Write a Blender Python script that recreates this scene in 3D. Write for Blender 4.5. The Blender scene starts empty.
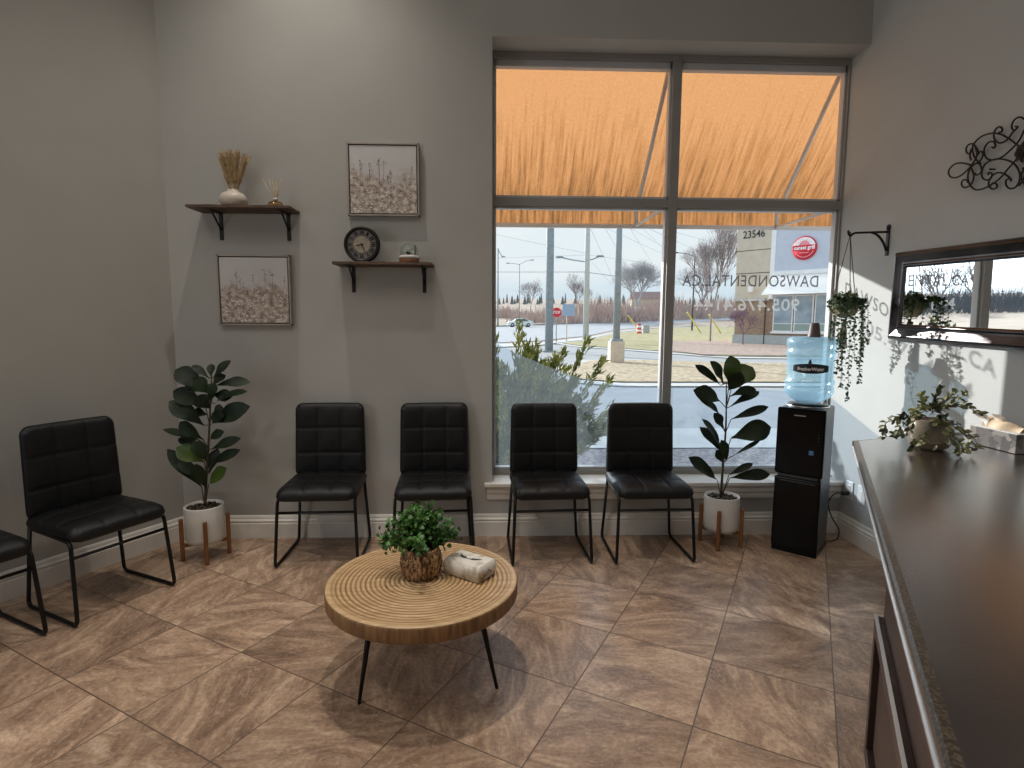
import bpy, bmesh, math, random
from mathutils import Vector, Matrix, noise
random.seed(7)
SC = bpy.context.scene
COL = SC.collection
R = math.radians
TAU = math.tau

# ------------------------------------------------------------------ helpers
def tag(o, label=None, cat=None, group=None, kind=None):
    if label: o['label'] = label
    if cat: o['category'] = cat
    if group: o['group'] = group
    if kind: o['kind'] = kind
    return o

def thing(name, label, cat, loc=(0, 0, 0), rz=0, group=None):
    o = bpy.data.objects.new(name, None)
    o.empty_display_size = .1
    COL.objects.link(o)
    o.location = loc
    o.rotation_euler = (0, 0, rz)
    return tag(o, label, cat, group)

def copy_tree(o, parent=None):
    c = o.copy()
    COL.objects.link(c)
    c.parent = parent
    for ch in [x for x in COL.objects if x.parent == o]:
        copy_tree(ch, c)
    return c

class MB:
    """collects shapes and links them as one mesh object"""
    def __init__(s):
        s.v = []; s.f = []; s.m = []; s.mi = 0; s.sm = []; s.smooth = False
    def add(s, vs, fs):
        n = len(s.v)
        s.v += [tuple(v) for v in vs]
        s.f += [tuple(i + n for i in f) for f in fs]
        s.m += [s.mi] * len(fs)
        s.sm += [s.smooth] * len(fs)
        return s
    def box(s, c, d, rz=0, mat=None):
        x, y, z = [k / 2 for k in d]
        vs = [Vector((a * x, b * y, e * z)) for a in (-1, 1) for b in (-1, 1) for e in (-1, 1)]
        m = mat or Matrix.Rotation(rz, 3, 'Z')
        vs = [m @ v + Vector(c) for v in vs]
        return s.add(vs, [(0, 1, 3, 2), (4, 6, 7, 5), (0, 4, 5, 1), (2, 3, 7, 6), (0, 2, 6, 4), (1, 5, 7, 3)])
    def bb(s, x0, x1, y0, y1, z0, z1):
        return s.box(((x0 + x1) / 2, (y0 + y1) / 2, (z0 + z1) / 2), (x1 - x0, y1 - y0, z1 - z0))
    def prism(s, poly, z0, z1):
        n = len(poly)
        a = sum(poly[i][0] * poly[(i + 1) % n][1] - poly[(i + 1) % n][0] * poly[i][1] for i in range(n))
        if a < 0: poly = poly[::-1]
        vs = [(p[0], p[1], z0) for p in poly] + [(p[0], p[1], z1) for p in poly]
        fs = [tuple(range(n - 1, -1, -1)), tuple(range(n, 2 * n))]
        fs += [(i, (i + 1) % n, n + (i + 1) % n, n + i) for i in range(n)]
        return s.add(vs, fs)
    def sweep(s, prof, p0, p1, side, up=(0, 0, 1)):
        """extrude profile (list of (out, up)) from p0 to p1"""
        p0, p1, side, up = map(Vector, (p0, p1, side, up))
        n = len(prof)
        vs = [p0 + side * a + up * b for a, b in prof] + [p1 + side * a + up * b for a, b in prof]
        fs = [(i, (i + 1) % n, n + (i + 1) % n, n + i) for i in range(n)] + [tuple(range(n - 1, -1, -1)), tuple(range(n, 2 * n))]
        return s.add(vs, fs)
    def tube(s, pts, r, n=8, closed=False, cap=True):
        pts = [Vector(p) for p in pts]
        N = len(pts)
        rs = r if isinstance(r, (list, tuple)) else [r] * N
        ref = None; rings = []
        for i, p in enumerate(pts):
            if closed: t = pts[(i + 1) % N] - pts[i - 1]
            else: t = pts[min(i + 1, N - 1)] - pts[max(i - 1, 0)]
            if t.length < 1e-9: t = Vector((0, 0, 1))
            t.normalize()
            if ref is None:
                ref = Vector((0, 0, 1)) if abs(t.z) < .9 else Vector((1, 0, 0))
            a = ref - t * ref.dot(t)
            if a.length < 1e-6: a = t.orthogonal()
            a.normalize(); ref = a
            b = t.cross(a)
            rings.append([p + (a * math.cos(TAU * k / n) + b * math.sin(TAU * k / n)) * rs[i] for k in range(n)])
        vs = [v for q in rings for v in q]
        fs = []
        for i in range(N if closed else N - 1):
            j = (i + 1) % N
            fs += [(i * n + k, i * n + (k + 1) % n, j * n + (k + 1) % n, j * n + k) for k in range(n)]
        if cap and not closed:
            fs += [tuple(range(n - 1, -1, -1)), tuple((N - 1) * n + k for k in range(n))]
        o = s.smooth; s.smooth = True
        s.add(vs, fs); s.smooth = o
        return s
    def lathe(s, prof, c=(0, 0, 0), n=32, f=None):
        c = Vector(c)
        vs = []
        for (r, z) in prof:
            for k in range(n):
                a = TAU * k / n
                rr = r * (f(a, z) if f else 1)
                vs.append(c + Vector((rr * math.cos(a), rr * math.sin(a), z)))
        fs = []
        for i in range(len(prof) - 1):
            fs += [(i * n + k, i * n + (k + 1) % n, (i + 1) * n + (k + 1) % n, (i + 1) * n + k) for k in range(n)]
        if prof[0][0] > 1e-6: fs.append(tuple(range(n - 1, -1, -1)))
        if prof[-1][0] > 1e-6: fs.append(tuple((len(prof) - 1) * n + k for k in range(n)))
        o = s.smooth; s.smooth = True
        s.add(vs, fs); s.smooth = o
        return s
    def leaf(s, base, tip, w, up=(0, 0, 1), bend=.12, crease=.12, n=7, shape='obovate', wav=0):
        base, tip, up = map(Vector, (base, tip, up))
        d = tip - base; L = d.length
        t = d.normalized()
        side = t.cross(up)
        if side.length < 1e-4: side = t.orthogonal()
        side.normalize()
        nn = side.cross(t).normalized()
        vs = []
        for i in range(n + 1):
            u = i / n
            if shape == 'obovate': hw = (math.sin(math.pi * min(1, u ** 1.35)) ** .75) * (.55 + .45 * u) if 0 < u < 1 else .0
            elif shape == 'oval': hw = math.sin(math.pi * u) ** .6 if 0 < u < 1 else 0
            else: hw = math.sin(math.pi * u ** .8) if 0 < u < 1 else 0
            if u == 0: hw = .06
            if u == 1: hw = .04
            c = base + d * u + nn * (bend * L * math.sin(math.pi * u))
            ww = w / 2 * hw
            e = math.sin(u * 13 + L * 90) * wav * w
            vs += [c - side * ww + nn * (crease * ww * 2 + e), c, c + side * ww + nn * (crease * ww * 2 - e)]
        fs = []
        for i in range(n):
            a = 3 * i
            fs += [(a, a + 1, a + 4, a + 3), (a + 1, a + 2, a + 5, a + 4)]
        o = s.smooth; s.smooth = True
        s.add(vs, fs); s.smooth = o
        return s
    def build(s, name, mat=None, parent=None, bevel=0, seg=2, loc=None, rot=None, normals=True):
        me = bpy.data.meshes.new(name)
        me.from_pydata([tuple(v) for v in s.v], [], s.f)
        mats = mat if isinstance(mat, (list, tuple)) else [mat]
        for m in mats:
            if m: me.materials.append(m)
        for p, mi, sm in zip(me.polygons, s.m, s.sm):
            p.material_index = mi; p.use_smooth = sm
        if normals:
            bm = bmesh.new(); bm.from_mesh(me)
            bmesh.ops.recalc_face_normals(bm, faces=bm.faces)
            bm.to_mesh(me); bm.free()
        me.update()
        o = bpy.data.objects.new(name, me)
        COL.objects.link(o)
        if parent: o.parent = parent
        if loc: o.location = loc
        if rot: o.rotation_euler = rot
        if bevel:
            b = o.modifiers.new('bevel', 'BEVEL'); b.width = bevel; b.segments = seg
            b.limit_method = 'ANGLE'; b.angle_limit = R(40)
        return o

def struct(o):
    o['kind'] = 'structure'
    return o

def smooth_path(pts, k=6, closed=False):
    P = [Vector(p) for p in pts]; N = len(P); out = []
    rng = range(N if closed else N - 1)
    for i in rng:
        if closed: a, b, c, d = P[i - 1], P[i], P[(i + 1) % N], P[(i + 2) % N]
        else: a, b, c, d = P[max(i - 1, 0)], P[i], P[i + 1], P[min(i + 2, N - 1)]
        for j in range(k):
            t = j / k
            out.append(.5 * ((2 * b) + (c - a) * t + (2 * a - 5 * b + 4 * c - d) * t * t + (3 * b - a - 3 * c + d) * t ** 3))
    if not closed: out.append(P[-1])
    return out

def round_path(pts, r, k=5):
    """polyline with rounded corners"""
    P = [Vector(p) for p in pts]; out = [P[0]]
    for i in range(1, len(P) - 1):
        a = (P[i - 1] - P[i]); b = (P[i + 1] - P[i])
        q = min(r, a.length / 2, b.length / 2)
        A = P[i] + a.normalized() * q; B = P[i] + b.normalized() * q
        for j in range(k + 1):
            t = j / k
            out.append((1 - t) ** 2 * A + 2 * t * (1 - t) * P[i] + t * t * B)
    out.append(P[-1])
    return out

def text_obj(txt, name, mat, parent, width=None, height=None, depth=.001, mtx=None, bold=0, spacing=1):
    cu = bpy.data.curves.new('text', 'FONT')
    cu.body = txt; cu.align_x = 'CENTER'; cu.align_y = 'CENTER'; cu.size = 1; cu.extrude = 0
    cu.offset = bold; cu.space_character = spacing; cu.resolution_u = 3
    t = bpy.data.objects.new('text', cu); COL.objects.link(t)
    dg = bpy.context.evaluated_depsgraph_get()
    me = bpy.data.meshes.new_from_object(t.evaluated_get(dg))
    COL.objects.unlink(t); bpy.data.objects.remove(t)
    xs = [v.co.x for v in me.vertices]; ys = [v.co.y for v in me.vertices]
    w = max(xs) - min(xs); h = max(ys) - min(ys)
    sx = width / w if width else height / h
    sy = height / h if height else sx
    cx = (max(xs) + min(xs)) / 2; cy = (max(ys) + min(ys)) / 2
    for v in me.vertices: v.co = Vector(((v.co.x - cx) * sx, (v.co.y - cy) * sy, 0))
    me.name = name
    me.materials.clear(); me.materials.append(mat)
    o = bpy.data.objects.new(name, me); COL.objects.link(o)
    if parent: o.parent = parent
    o.matrix_local = mtx or Matrix()
    if depth:
        s = o.modifiers.new('solid', 'SOLIDIFY'); s.thickness = depth
    return o

# ------------------------------------------------------------------ materials
def srgb(r, g, b):
    f = lambda c: (c / 255 / 12.92) if c / 255 <= .04045 else ((c / 255 + .055) / 1.055) ** 2.4
    return (f(r), f(g), f(b), 1)

def new_mat(name):
    m = bpy.data.materials.new(name); m.use_nodes = True
    nt = m.node_tree
    return m, nt, nt.nodes, nt.links, nt.nodes['Principled BSDF']

def mat(name, col, rough=.6, metal=0, col2=None, scale=20, stretch=(1, 1, 1), bump=0, bscale=None, spec=.5, detail=4, coat=0, contrast=(.35, .65)):
    m, nt, N, L, P = new_mat(name)
    P.inputs['Base Color'].default_value = col
    P.inputs['Roughness'].default_value = rough
    P.inputs['Metallic'].default_value = metal
    P.inputs['Specular IOR Level'].default_value = spec
    if coat:
        P.inputs['Coat Weight'].default_value = coat; P.inputs['Coat Roughness'].default_value = .08
    tc = N.new('ShaderNodeTexCoord'); mp = N.new('ShaderNodeMapping')
    mp.inputs['Scale'].default_value = stretch
    L.new(tc.outputs['Object'], mp.inputs['Vector'])
    nz = N.new('ShaderNodeTexNoise'); nz.inputs['Scale'].default_value = scale; nz.inputs['Detail'].default_value = detail
    L.new(mp.outputs['Vector'], nz.inputs['Vector'])
    rp = N.new('ShaderNodeValToRGB')
    rp.color_ramp.elements[0].position = contrast[0]; rp.color_ramp.elements[1].position = contrast[1]
    c2 = col2 or tuple(min(1, c * 1.08) for c in col[:3]) + (1,)
    rp.color_ramp.elements[0].color = col; rp.color_ramp.elements[1].color = c2
    L.new(nz.outputs['Fac'], rp.inputs['Fac']); L.new(rp.outputs['Color'], P.inputs['Base Color'])
    if bump:
        bp = N.new('ShaderNodeBump'); bp.inputs['Strength'].default_value = bump; bp.inputs['Distance'].default_value = .01
        n2 = N.new('ShaderNodeTexNoise'); n2.inputs['Scale'].default_value = bscale or scale * 3; n2.inputs['Detail'].default_value = 5
        L.new(mp.outputs['Vector'], n2.inputs['Vector'])
        L.new(n2.outputs['Fac'], bp.inputs['Height']); L.new(bp.outputs['Normal'], P.inputs['Normal'])
    return m

M = {}
M['wall'] = mat('wall paint', srgb(174, 172, 166), .75, col2=srgb(178, 176, 170), scale=3, bump=.08, bscale=140, spec=.25)
M['wall_daylit'] = mat('daylit wall paint', srgb(190, 193, 192), .7, col2=srgb(194, 197, 196), scale=3, bump=.08, bscale=140, spec=.25)  # lighter, bluer copy of the wall paint; daylight put into the colour
M['ceiling'] = mat('ceiling paint', srgb(205, 203, 200), .9, scale=3)
M['trim'] = mat('white trim', srgb(228, 224, 216), .4, scale=5)
M['black_metal'] = mat('black metal', srgb(14, 14, 15), .42, metal=.3, scale=30)
M['leather'] = mat('black leatherette', srgb(13, 13, 14), .42, col2=srgb(18, 18, 19), scale=60, bump=.25, bscale=400, spec=.38)
M['shelf_wood'] = mat('dark walnut board', srgb(62, 42, 30), .55, col2=srgb(98, 70, 50), scale=7, stretch=(1, 12, 12), bump=.15)
M['stand_wood'] = mat('acacia stand wood', srgb(112, 72, 38), .5, col2=srgb(140, 92, 52), scale=8, stretch=(8, 8, 1))
M['pot_white'] = mat('white ceramic', srgb(212, 210, 204), .45, scale=12)
M['soil'] = mat('pebbled soil', srgb(30, 23, 18), .85, col2=srgb(120, 104, 84), scale=55, bump=.8, bscale=60, contrast=(.5, .6))
M['fiddle'] = mat('fiddle leaf', srgb(16, 26, 16), .5, col2=srgb(34, 50, 24), scale=9, spec=.3, bump=.2, bscale=30)
M['fiddle_light'] = mat('young fiddle leaf', srgb(52, 78, 22), .42, col2=srgb(84, 104, 34), scale=9, bump=.2, bscale=30)
M['stem'] = mat('stem bark', srgb(52, 40, 26), .7, col2=srgb(74, 62, 36), scale=40)
M['green'] = mat('boxwood leaf', srgb(36, 84, 30), .45, col2=srgb(92, 140, 66), scale=26)
M['ivy'] = mat('vine leaf', srgb(36, 62, 34), .5, col2=srgb(98, 124, 84), scale=22)
M['eucalyptus'] = mat('dusty green leaf', srgb(56, 58, 42), .55, col2=srgb(150, 152, 100), scale=17)
M['basket'] = mat('woven basket', srgb(84, 56, 34), .75, col2=srgb(196, 156, 110), scale=110, stretch=(1, 1, .35), bump=1, bscale=110, contrast=(.42, .60))
M['vase'] = mat('cream stoneware', srgb(206, 194, 180), .4, scale=14)
M['pampas'] = mat('dried pampas', srgb(176, 150, 106), .9, col2=srgb(208, 184, 140), scale=30)
M['clock_dark'] = mat('clock rim', srgb(30, 25, 22), .45, metal=.4, scale=30)
M['clock_face'] = mat('clock face', srgb(100, 97, 94), .6, col2=srgb(120, 116, 112), scale=30)
M['clock_mid'] = mat('clock centre', srgb(140, 130, 114), .6, col2=srgb(168, 158, 138), scale=30)
M['frame_wood'] = mat('champagne frame', srgb(156, 146, 134), .5, col2=srgb(172, 162, 150), scale=12)
M['frame_dark'] = mat('dark inner frame', srgb(52, 40, 34), .6, scale=12)
M['bracket'] = mat('matte black bracket', srgb(20, 20, 21), .5, metal=.2, scale=20)
M['cooler'] = mat('gloss black plastic', srgb(4, 4, 5), .16, scale=20, spec=.22)
M['cooler_side'] = mat('dark grey casing', srgb(58, 60, 64), .38, scale=20)
M['chrome'] = mat('brushed silver', srgb(200, 203, 206), .22, metal=1, scale=20)
M['cord'] = mat('black rubber', srgb(16, 16, 17), .5, scale=20)
M['plate'] = mat('white plastic plate', srgb(222, 224, 224), .4, scale=20)
M['tissue'] = mat('tissue paper', srgb(232, 228, 220), .9, scale=20)
M['tan_paper'] = mat('tan tissue', srgb(196, 174, 148), .85, col2=srgb(214, 194, 168), scale=12)
M['jute'] = mat('jute cord', srgb(110, 90, 66), .9, scale=60)
M['sign_red'] = mat('sign red', srgb(214, 44, 64), .5, scale=20)
M['sign_pink'] = mat('sign pink', srgb(240, 150, 160), .5, scale=20)
M['sign_white'] = mat('sign white', srgb(248, 246, 248), .5, scale=20)
M['dark_text'] = mat('dark lettering', srgb(48, 50, 54), .5, scale=20)
M['label_dark'] = mat('label navy', srgb(26, 30, 44), .4, scale=20)
M['blue_sticker'] = mat('blue sticker', srgb(86, 140, 186), .5, scale=20)
M['brown_cup'] = mat('mauve brown cup', srgb(92, 76, 78), .5, scale=20)

def glass_mat(name, tint=(1, 1, 1), gl=.06, tintfac=None, rough=.0):
    m, nt, N, L, P = new_mat(name)
    N.remove(P)
    out = N['Material Output']
    tr = N.new('ShaderNodeBsdfTransparent'); tr.inputs['Color'].default_value = (*tint, 1)
    g = N.new('ShaderNodeBsdfGlossy'); g.inputs['Roughness'].default_value = rough
    lw = N.new('ShaderNodeLayerWeight'); lw.inputs['Blend'].default_value = .12
    mul = N.new('ShaderNodeMath'); mul.operation = 'MULTIPLY_ADD'; mul.inputs[1].default_value = .5; mul.inputs[2].default_value = gl
    L.new(lw.outputs['Fresnel'], mul.inputs[0])
    mx = N.new('ShaderNodeMixShader')
    L.new(mul.outputs[0], mx.inputs['Fac']); L.new(tr.outputs[0], mx.inputs[1]); L.new(g.outputs[0], mx.inputs[2])
    L.new(mx.outputs[0], out.inputs['Surface'])
    return m
M['pane'] = glass_mat('window glass', (.97, .985, .98), .0)
M['clear'] = glass_mat('clear glass', (.9, .93, .9), .08, rough=.05)
M['amber'] = glass_mat('pale amber glass', (.86, .74, .52), .14, rough=.05)

def film_mat(name, tint, trans, wh, fac=.5, streak=False):
    """translucent sheet: part see-through, part scattering"""
    m, nt, N, L, P = new_mat(name)
    N.remove(P); out = N['Material Output']
    t = N.new('ShaderNodeBsdfTransparent'); t.inputs['Color'].default_value = (*trans, 1)
    d = N.new('ShaderNodeBsdfTranslucent'); d.inputs['Color'].default_value = (*wh, 1)
    d2 = N.new('ShaderNodeBsdfDiffuse'); d2.inputs['Color'].default_value = (*wh, 1)
    m1 = N.new('ShaderNodeMixShader'); m1.inputs['Fac'].default_value = .4
    L.new(d.outputs[0], m1.inputs[1]); L.new(d2.outputs[0], m1.inputs[2])
    m2 = N.new('ShaderNodeMixShader'); m2.inputs['Fac'].default_value = fac
    L.new(t.outputs[0], m2.inputs[1]); L.new(m1.outputs[0], m2.inputs[2])
    L.new(m2.outputs[0], out.inputs['Surface'])
    return m
M['film'] = film_mat('frosted film', None, (.64, .73, .82), (.60, .70, .80), .15)
M['water'] = film_mat('blue bottle', None, (.74, .89, .97), (.56, .80, .94), .36)
nt_ = M['water'].node_tree; gl_ = nt_.nodes.new('ShaderNodeBsdfGlossy'); gl_.inputs['Roughness'].default_value = .12
mx_ = nt_.nodes.new('ShaderNodeMixShader'); mx_.inputs['Fac'].default_value = .12
o_m = nt_.nodes['Material Output']; src_ = o_m.inputs['Surface'].links[0].from_socket
nt_.links.new(src_, mx_.inputs[1]); nt_.links.new(gl_.outputs[0], mx_.inputs[2]); nt_.links.new(mx_.outputs[0], o_m.inputs['Surface'])
M['frost_text'] = film_mat('frosted lettering', None, (.66, .67, .68), (.66, .68, .69), .42)
M['vinyl'] = film_mat('grey vinyl lettering', None, (.20, .21, .23), (.12, .12, .13), .5)

def awning_mat():
    m, nt, N, L, P = new_mat('orange awning fabric')
    N.remove(P); out = N['Material Output']
    tc = N.new('ShaderNodeTexCoord')
    mp = N.new('ShaderNodeMapping'); mp.inputs['Scale'].default_value = (26, 1.5, 1.5)
    L.new(tc.outputs['Object'], mp.inputs['Vector'])
    n1 = N.new('ShaderNodeTexNoise'); n1.inputs['Scale'].default_value = 1.6; n1.inputs['Detail'].default_value = 7; n1.inputs['Roughness'].default_value = .65
    L.new(mp.outputs[0], n1.inputs['Vector'])
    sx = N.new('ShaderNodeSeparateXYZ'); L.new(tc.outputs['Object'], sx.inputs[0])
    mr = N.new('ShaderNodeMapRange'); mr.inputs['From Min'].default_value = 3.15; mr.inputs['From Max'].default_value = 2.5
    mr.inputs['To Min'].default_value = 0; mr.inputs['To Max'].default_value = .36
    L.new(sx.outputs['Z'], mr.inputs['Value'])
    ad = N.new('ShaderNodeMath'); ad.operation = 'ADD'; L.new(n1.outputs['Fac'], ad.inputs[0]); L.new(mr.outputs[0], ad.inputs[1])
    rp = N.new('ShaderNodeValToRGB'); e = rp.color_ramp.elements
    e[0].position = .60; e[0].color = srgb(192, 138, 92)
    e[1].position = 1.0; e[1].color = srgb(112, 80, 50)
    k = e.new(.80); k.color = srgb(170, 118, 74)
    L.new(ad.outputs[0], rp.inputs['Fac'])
    n2 = N.new('ShaderNodeTexNoise'); n2.inputs['Scale'].default_value = 60; n2.inputs['Detail'].default_value = 3
    L.new(tc.outputs['Object'], n2.inputs['Vector'])
    mx = N.new('ShaderNodeMixRGB'); mx.blend_type = 'MULTIPLY'; mx.inputs['Fac'].default_value = .35
    L.new(rp.outputs[0], mx.inputs[1]); L.new(n2.outputs['Fac'], mx.inputs[2])
    t = N.new('ShaderNodeBsdfTranslucent'); d = N.new('ShaderNodeBsdfDiffuse')
    L.new(mx.outputs[0], t.inputs['Color']); L.new(mx.outputs[0], d.inputs['Color'])
    ms = N.new('ShaderNodeMixShader'); ms.inputs['Fac'].default_value = .25
    L.new(t.outputs[0], ms.inputs[1]); L.new(d.outputs[0], ms.inputs[2]); L.new(ms.outputs[0], out.inputs['Surface'])
    return m
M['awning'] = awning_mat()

def tile_mat():
    m, nt, N, L, P = new_mat('stone look floor tile')
    tc = N.new('ShaderNodeTexCoord')
    def mth(op, a, b=None, c=None):
        n = N.new('ShaderNodeMath'); n.operation = op
        for i, x in enumerate((a, b, c)):
            if x is None: continue
            if isinstance(x, (int, float)): n.inputs[i].default_value = x
            else: L.new(x, n.inputs[i])
        return n.outputs[0]
    s = .4597; th = R(-29.65)
    sx = N.new('ShaderNodeSeparateXYZ'); L.new(tc.outputs['Object'], sx.inputs[0])
    X = mth('SUBTRACT', sx.outputs['X'], .381); Y = mth('SUBTRACT', sx.outputs['Y'], 3.127)
    u = mth('ADD', mth('MULTIPLY', X, math.cos(th) / s), mth('MULTIPLY', Y, math.sin(th) / s))
    v = mth('ADD', mth('MULTIPLY', X, math.sin(th) / s), mth('MULTIPLY', Y, -math.cos(th) / s))
    fu = mth('FLOOR', u); fv = mth('FLOOR', v)
    cu = mth('SUBTRACT', u, fu); cv = mth('SUBTRACT', v, fv)
    # grout: distance to the tile border
    du = mth('MINIMUM', cu, mth('SUBTRACT', 1.0, cu)); dv = mth('MINIMUM', cv, mth('SUBTRACT', 1.0, cv))
    dd = mth('MINIMUM', du, dv)
    gr = N.new('ShaderNodeMapRange'); gr.inputs['From Min'].default_value = .0035; gr.inputs['From Max'].default_value = .0075
    L.new(dd, gr.inputs['Value'])
    cid = N.new('ShaderNodeCombineXYZ'); L.new(fu, cid.inputs[0]); L.new(fv, cid.inputs[1])
    wn = N.new('ShaderNodeTexWhiteNoise'); wn.noise_dimensions = '3D'; L.new(cid.outputs[0], wn.inputs['Vector'])
    uv = N.new('ShaderNodeCombineXYZ'); L.new(mth('SUBTRACT', cu, .5), uv.inputs[0]); L.new(mth('SUBTRACT', cv, .5), uv.inputs[1])
    rot = N.new('ShaderNodeVectorRotate'); rot.rotation_type = 'Z_AXIS'
    L.new(uv.outputs[0], rot.inputs['Vector'])
    # quarter turns plus a little drift of the veins
    q = mth('MULTIPLY', mth('FLOOR', mth('MULTIPLY', wn.outputs['Value'], 4)), math.pi / 2)
    L.new(mth('ADD', q, .5), rot.inputs['Angle'])
    off = N.new('ShaderNodeVectorMath'); off.operation = 'MULTIPLY_ADD'
    L.new(wn.outputs['Color'], off.inputs[0]); off.inputs[1].default_value = (37, 23, 11); L.new(rot.outputs[0], off.inputs[2])
    mp = N.new('ShaderNodeMapping'); mp.inputs['Scale'].default_value = (.8, 1.9, 1); L.new(off.outputs[0], mp.inputs['Vector'])
    n1 = N.new('ShaderNodeTexNoise'); n1.inputs['Scale'].default_value = 1.25; n1.inputs['Detail'].default_value = 9
    n1.inputs['Roughness'].default_value = .68; n1.inputs['Distortion'].default_value = 2.2
    L.new(mp.outputs[0], n1.inputs['Vector'])
    rp = N.new('ShaderNodeValToRGB'); e = rp.color_ramp.elements
    e[0].position = .30; e[0].color = srgb(120, 96, 78)
    e[1].position = .72; e[1].color = srgb(222, 196, 168)
    a = e.new(.45); a.color = srgb(154, 126, 104)
    b = e.new(.56); b.color = srgb(184, 154, 128)
    L.new(n1.outputs['Fac'], rp.inputs['Fac'])
    # thin pale veins
    n2 = N.new('ShaderNodeTexNoise'); n2.inputs['Scale'].default_value = 2.6; n2.inputs['Detail'].default_value = 6; n2.inputs['Distortion'].default_value = 2.5
    mp2 = N.new('ShaderNodeMapping'); mp2.inputs['Scale'].default_value = (1, 2.6, 1); L.new(off.outputs[0], mp2.inputs['Vector'])
    L.new(mp2.outputs[0], n2.inputs['Vector'])
    ve = mth('ABSOLUTE', mth('SUBTRACT', n2.outputs['Fac'], .5))
    vr = N.new('ShaderNodeMapRange'); vr.inputs['From Min'].default_value = .0; vr.inputs['From Max'].default_value = .022
    vr.inputs['To Min'].default_value = .5; vr.inputs['To Max'].default_value = 0
    L.new(ve, vr.inputs['Value'])
    mx = N.new('ShaderNodeMixRGB'); L.new(vr.outputs[0], mx.inputs['Fac']); L.new(rp.outputs[0], mx.inputs[1]); mx.inputs[2].default_value = srgb(206, 184, 164)
    # fine speckle
    n3 = N.new('ShaderNodeTexNoise'); n3.inputs['Scale'].default_value = 60; n3.inputs['Detail'].default_value = 4
    L.new(tc.outputs['Object'], n3.inputs['Vector'])
    mx2 = N.new('ShaderNodeMixRGB'); mx2.blend_type = 'OVERLAY'; mx2.inputs['Fac'].default_value = .5
    L.new(mx.outputs[0], mx2.inputs[1]); L.new(n3.outputs['Fac'], mx2.inputs[2])
    # per tile tone
    tone = N.new('ShaderNodeMapRange'); tone.inputs['To Min'].default_value = .80; tone.inputs['To Max'].default_value = 1.08
    L.new(wn.outputs['Value'], tone.inputs['Value'])
    mt = N.new('ShaderNodeVectorMath'); mt.operation = 'SCALE'; L.new(mx2.outputs[0], mt.inputs[0]); L.new(tone.outputs[0], mt.inputs['Scale'])
    mg = N.new('ShaderNodeMixRGB'); mg.inputs[1].default_value = srgb(98, 82, 70)
    L.new(gr.outputs[0], mg.inputs['Fac']); L.new(mt.outputs[0], mg.inputs[2])
    L.new(mg.outputs[0], P.inputs['Base Color'])
    P.inputs['Roughness'].default_value = .33; P.inputs['Specular IOR Level'].default_value = .5
    bp = N.new('ShaderNodeBump'); bp.inputs['Strength'].default_value = .35; bp.inputs['Distance'].default_value = .004
    hs = mth('ADD', mth('MULTIPLY', n1.outputs['Fac'], .6), mth('MULTIPLY', gr.outputs[0], .8))
    L.new(hs, bp.inputs['Height']); L.new(bp.outputs[0], P.inputs['Normal'])
    return m
M['tile'] = tile_mat()

def ring_mat():
    """carved wood table top: concentric rings"""
    m, nt, N, L, P = new_mat('carved wood rings')
    tc = N.new('ShaderNodeTexCoord')
    mp = N.new('ShaderNodeMapping'); mp.inputs['Scale'].default_value = (1, 14, 1); L.new(tc.outputs['Object'], mp.inputs['Vector'])
    nz = N.new('ShaderNodeTexNoise'); nz.inputs['Scale'].default_value = 9; nz.inputs['Detail'].default_value = 6
    L.new(mp.outputs[0], nz.inputs['Vector'])
    rp = N.new('ShaderNodeValToRGB'); e = rp.color_ramp.elements
    e[0].position = .3; e[0].color = srgb(176, 142, 100); e[1].position = .7; e[1].color = srgb(216, 188, 146)
    L.new(nz.outputs['Fac'], rp.inputs['Fac'])
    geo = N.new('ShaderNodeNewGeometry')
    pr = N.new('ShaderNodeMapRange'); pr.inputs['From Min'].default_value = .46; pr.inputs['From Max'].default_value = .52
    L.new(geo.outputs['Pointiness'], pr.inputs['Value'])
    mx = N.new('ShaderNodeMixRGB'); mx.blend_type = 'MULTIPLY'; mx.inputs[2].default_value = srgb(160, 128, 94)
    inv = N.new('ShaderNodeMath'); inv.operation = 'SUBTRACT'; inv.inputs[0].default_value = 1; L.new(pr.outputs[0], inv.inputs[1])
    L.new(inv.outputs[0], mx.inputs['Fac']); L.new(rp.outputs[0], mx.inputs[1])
    L.new(mx.outputs[0], P.inputs['Base Color']); P.inputs['Roughness'].default_value = .45
    return m
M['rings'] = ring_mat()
M['rim_wood'] = mat('table rim wood', srgb(112, 80, 50), .5, col2=srgb(150, 114, 74), scale=11, stretch=(6, 6, .6), bump=.1)

def counter_mat():
    m = mat('dark brown laminate', srgb(40, 28, 24), .22, col2=srgb(52, 38, 33), scale=5, stretch=(1, 1, 1), bump=.10, bscale=160, spec=.8)
    return m
M['counter'] = counter_mat()
M['counter_edge'] = mat('speckled counter edge', srgb(58, 48, 40), .3, col2=srgb(104, 92, 76), scale=160, contrast=(.45, .6))
M['cabinet'] = mat('mauve brown cabinet', srgb(66, 50, 46), .45, col2=srgb(78, 60, 54), scale=8)
M['cabinet_dark'] = mat('dark rail wood', srgb(40, 28, 24), .35, col2=srgb(56, 40, 34), scale=10, stretch=(1, 1, 6))

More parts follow.
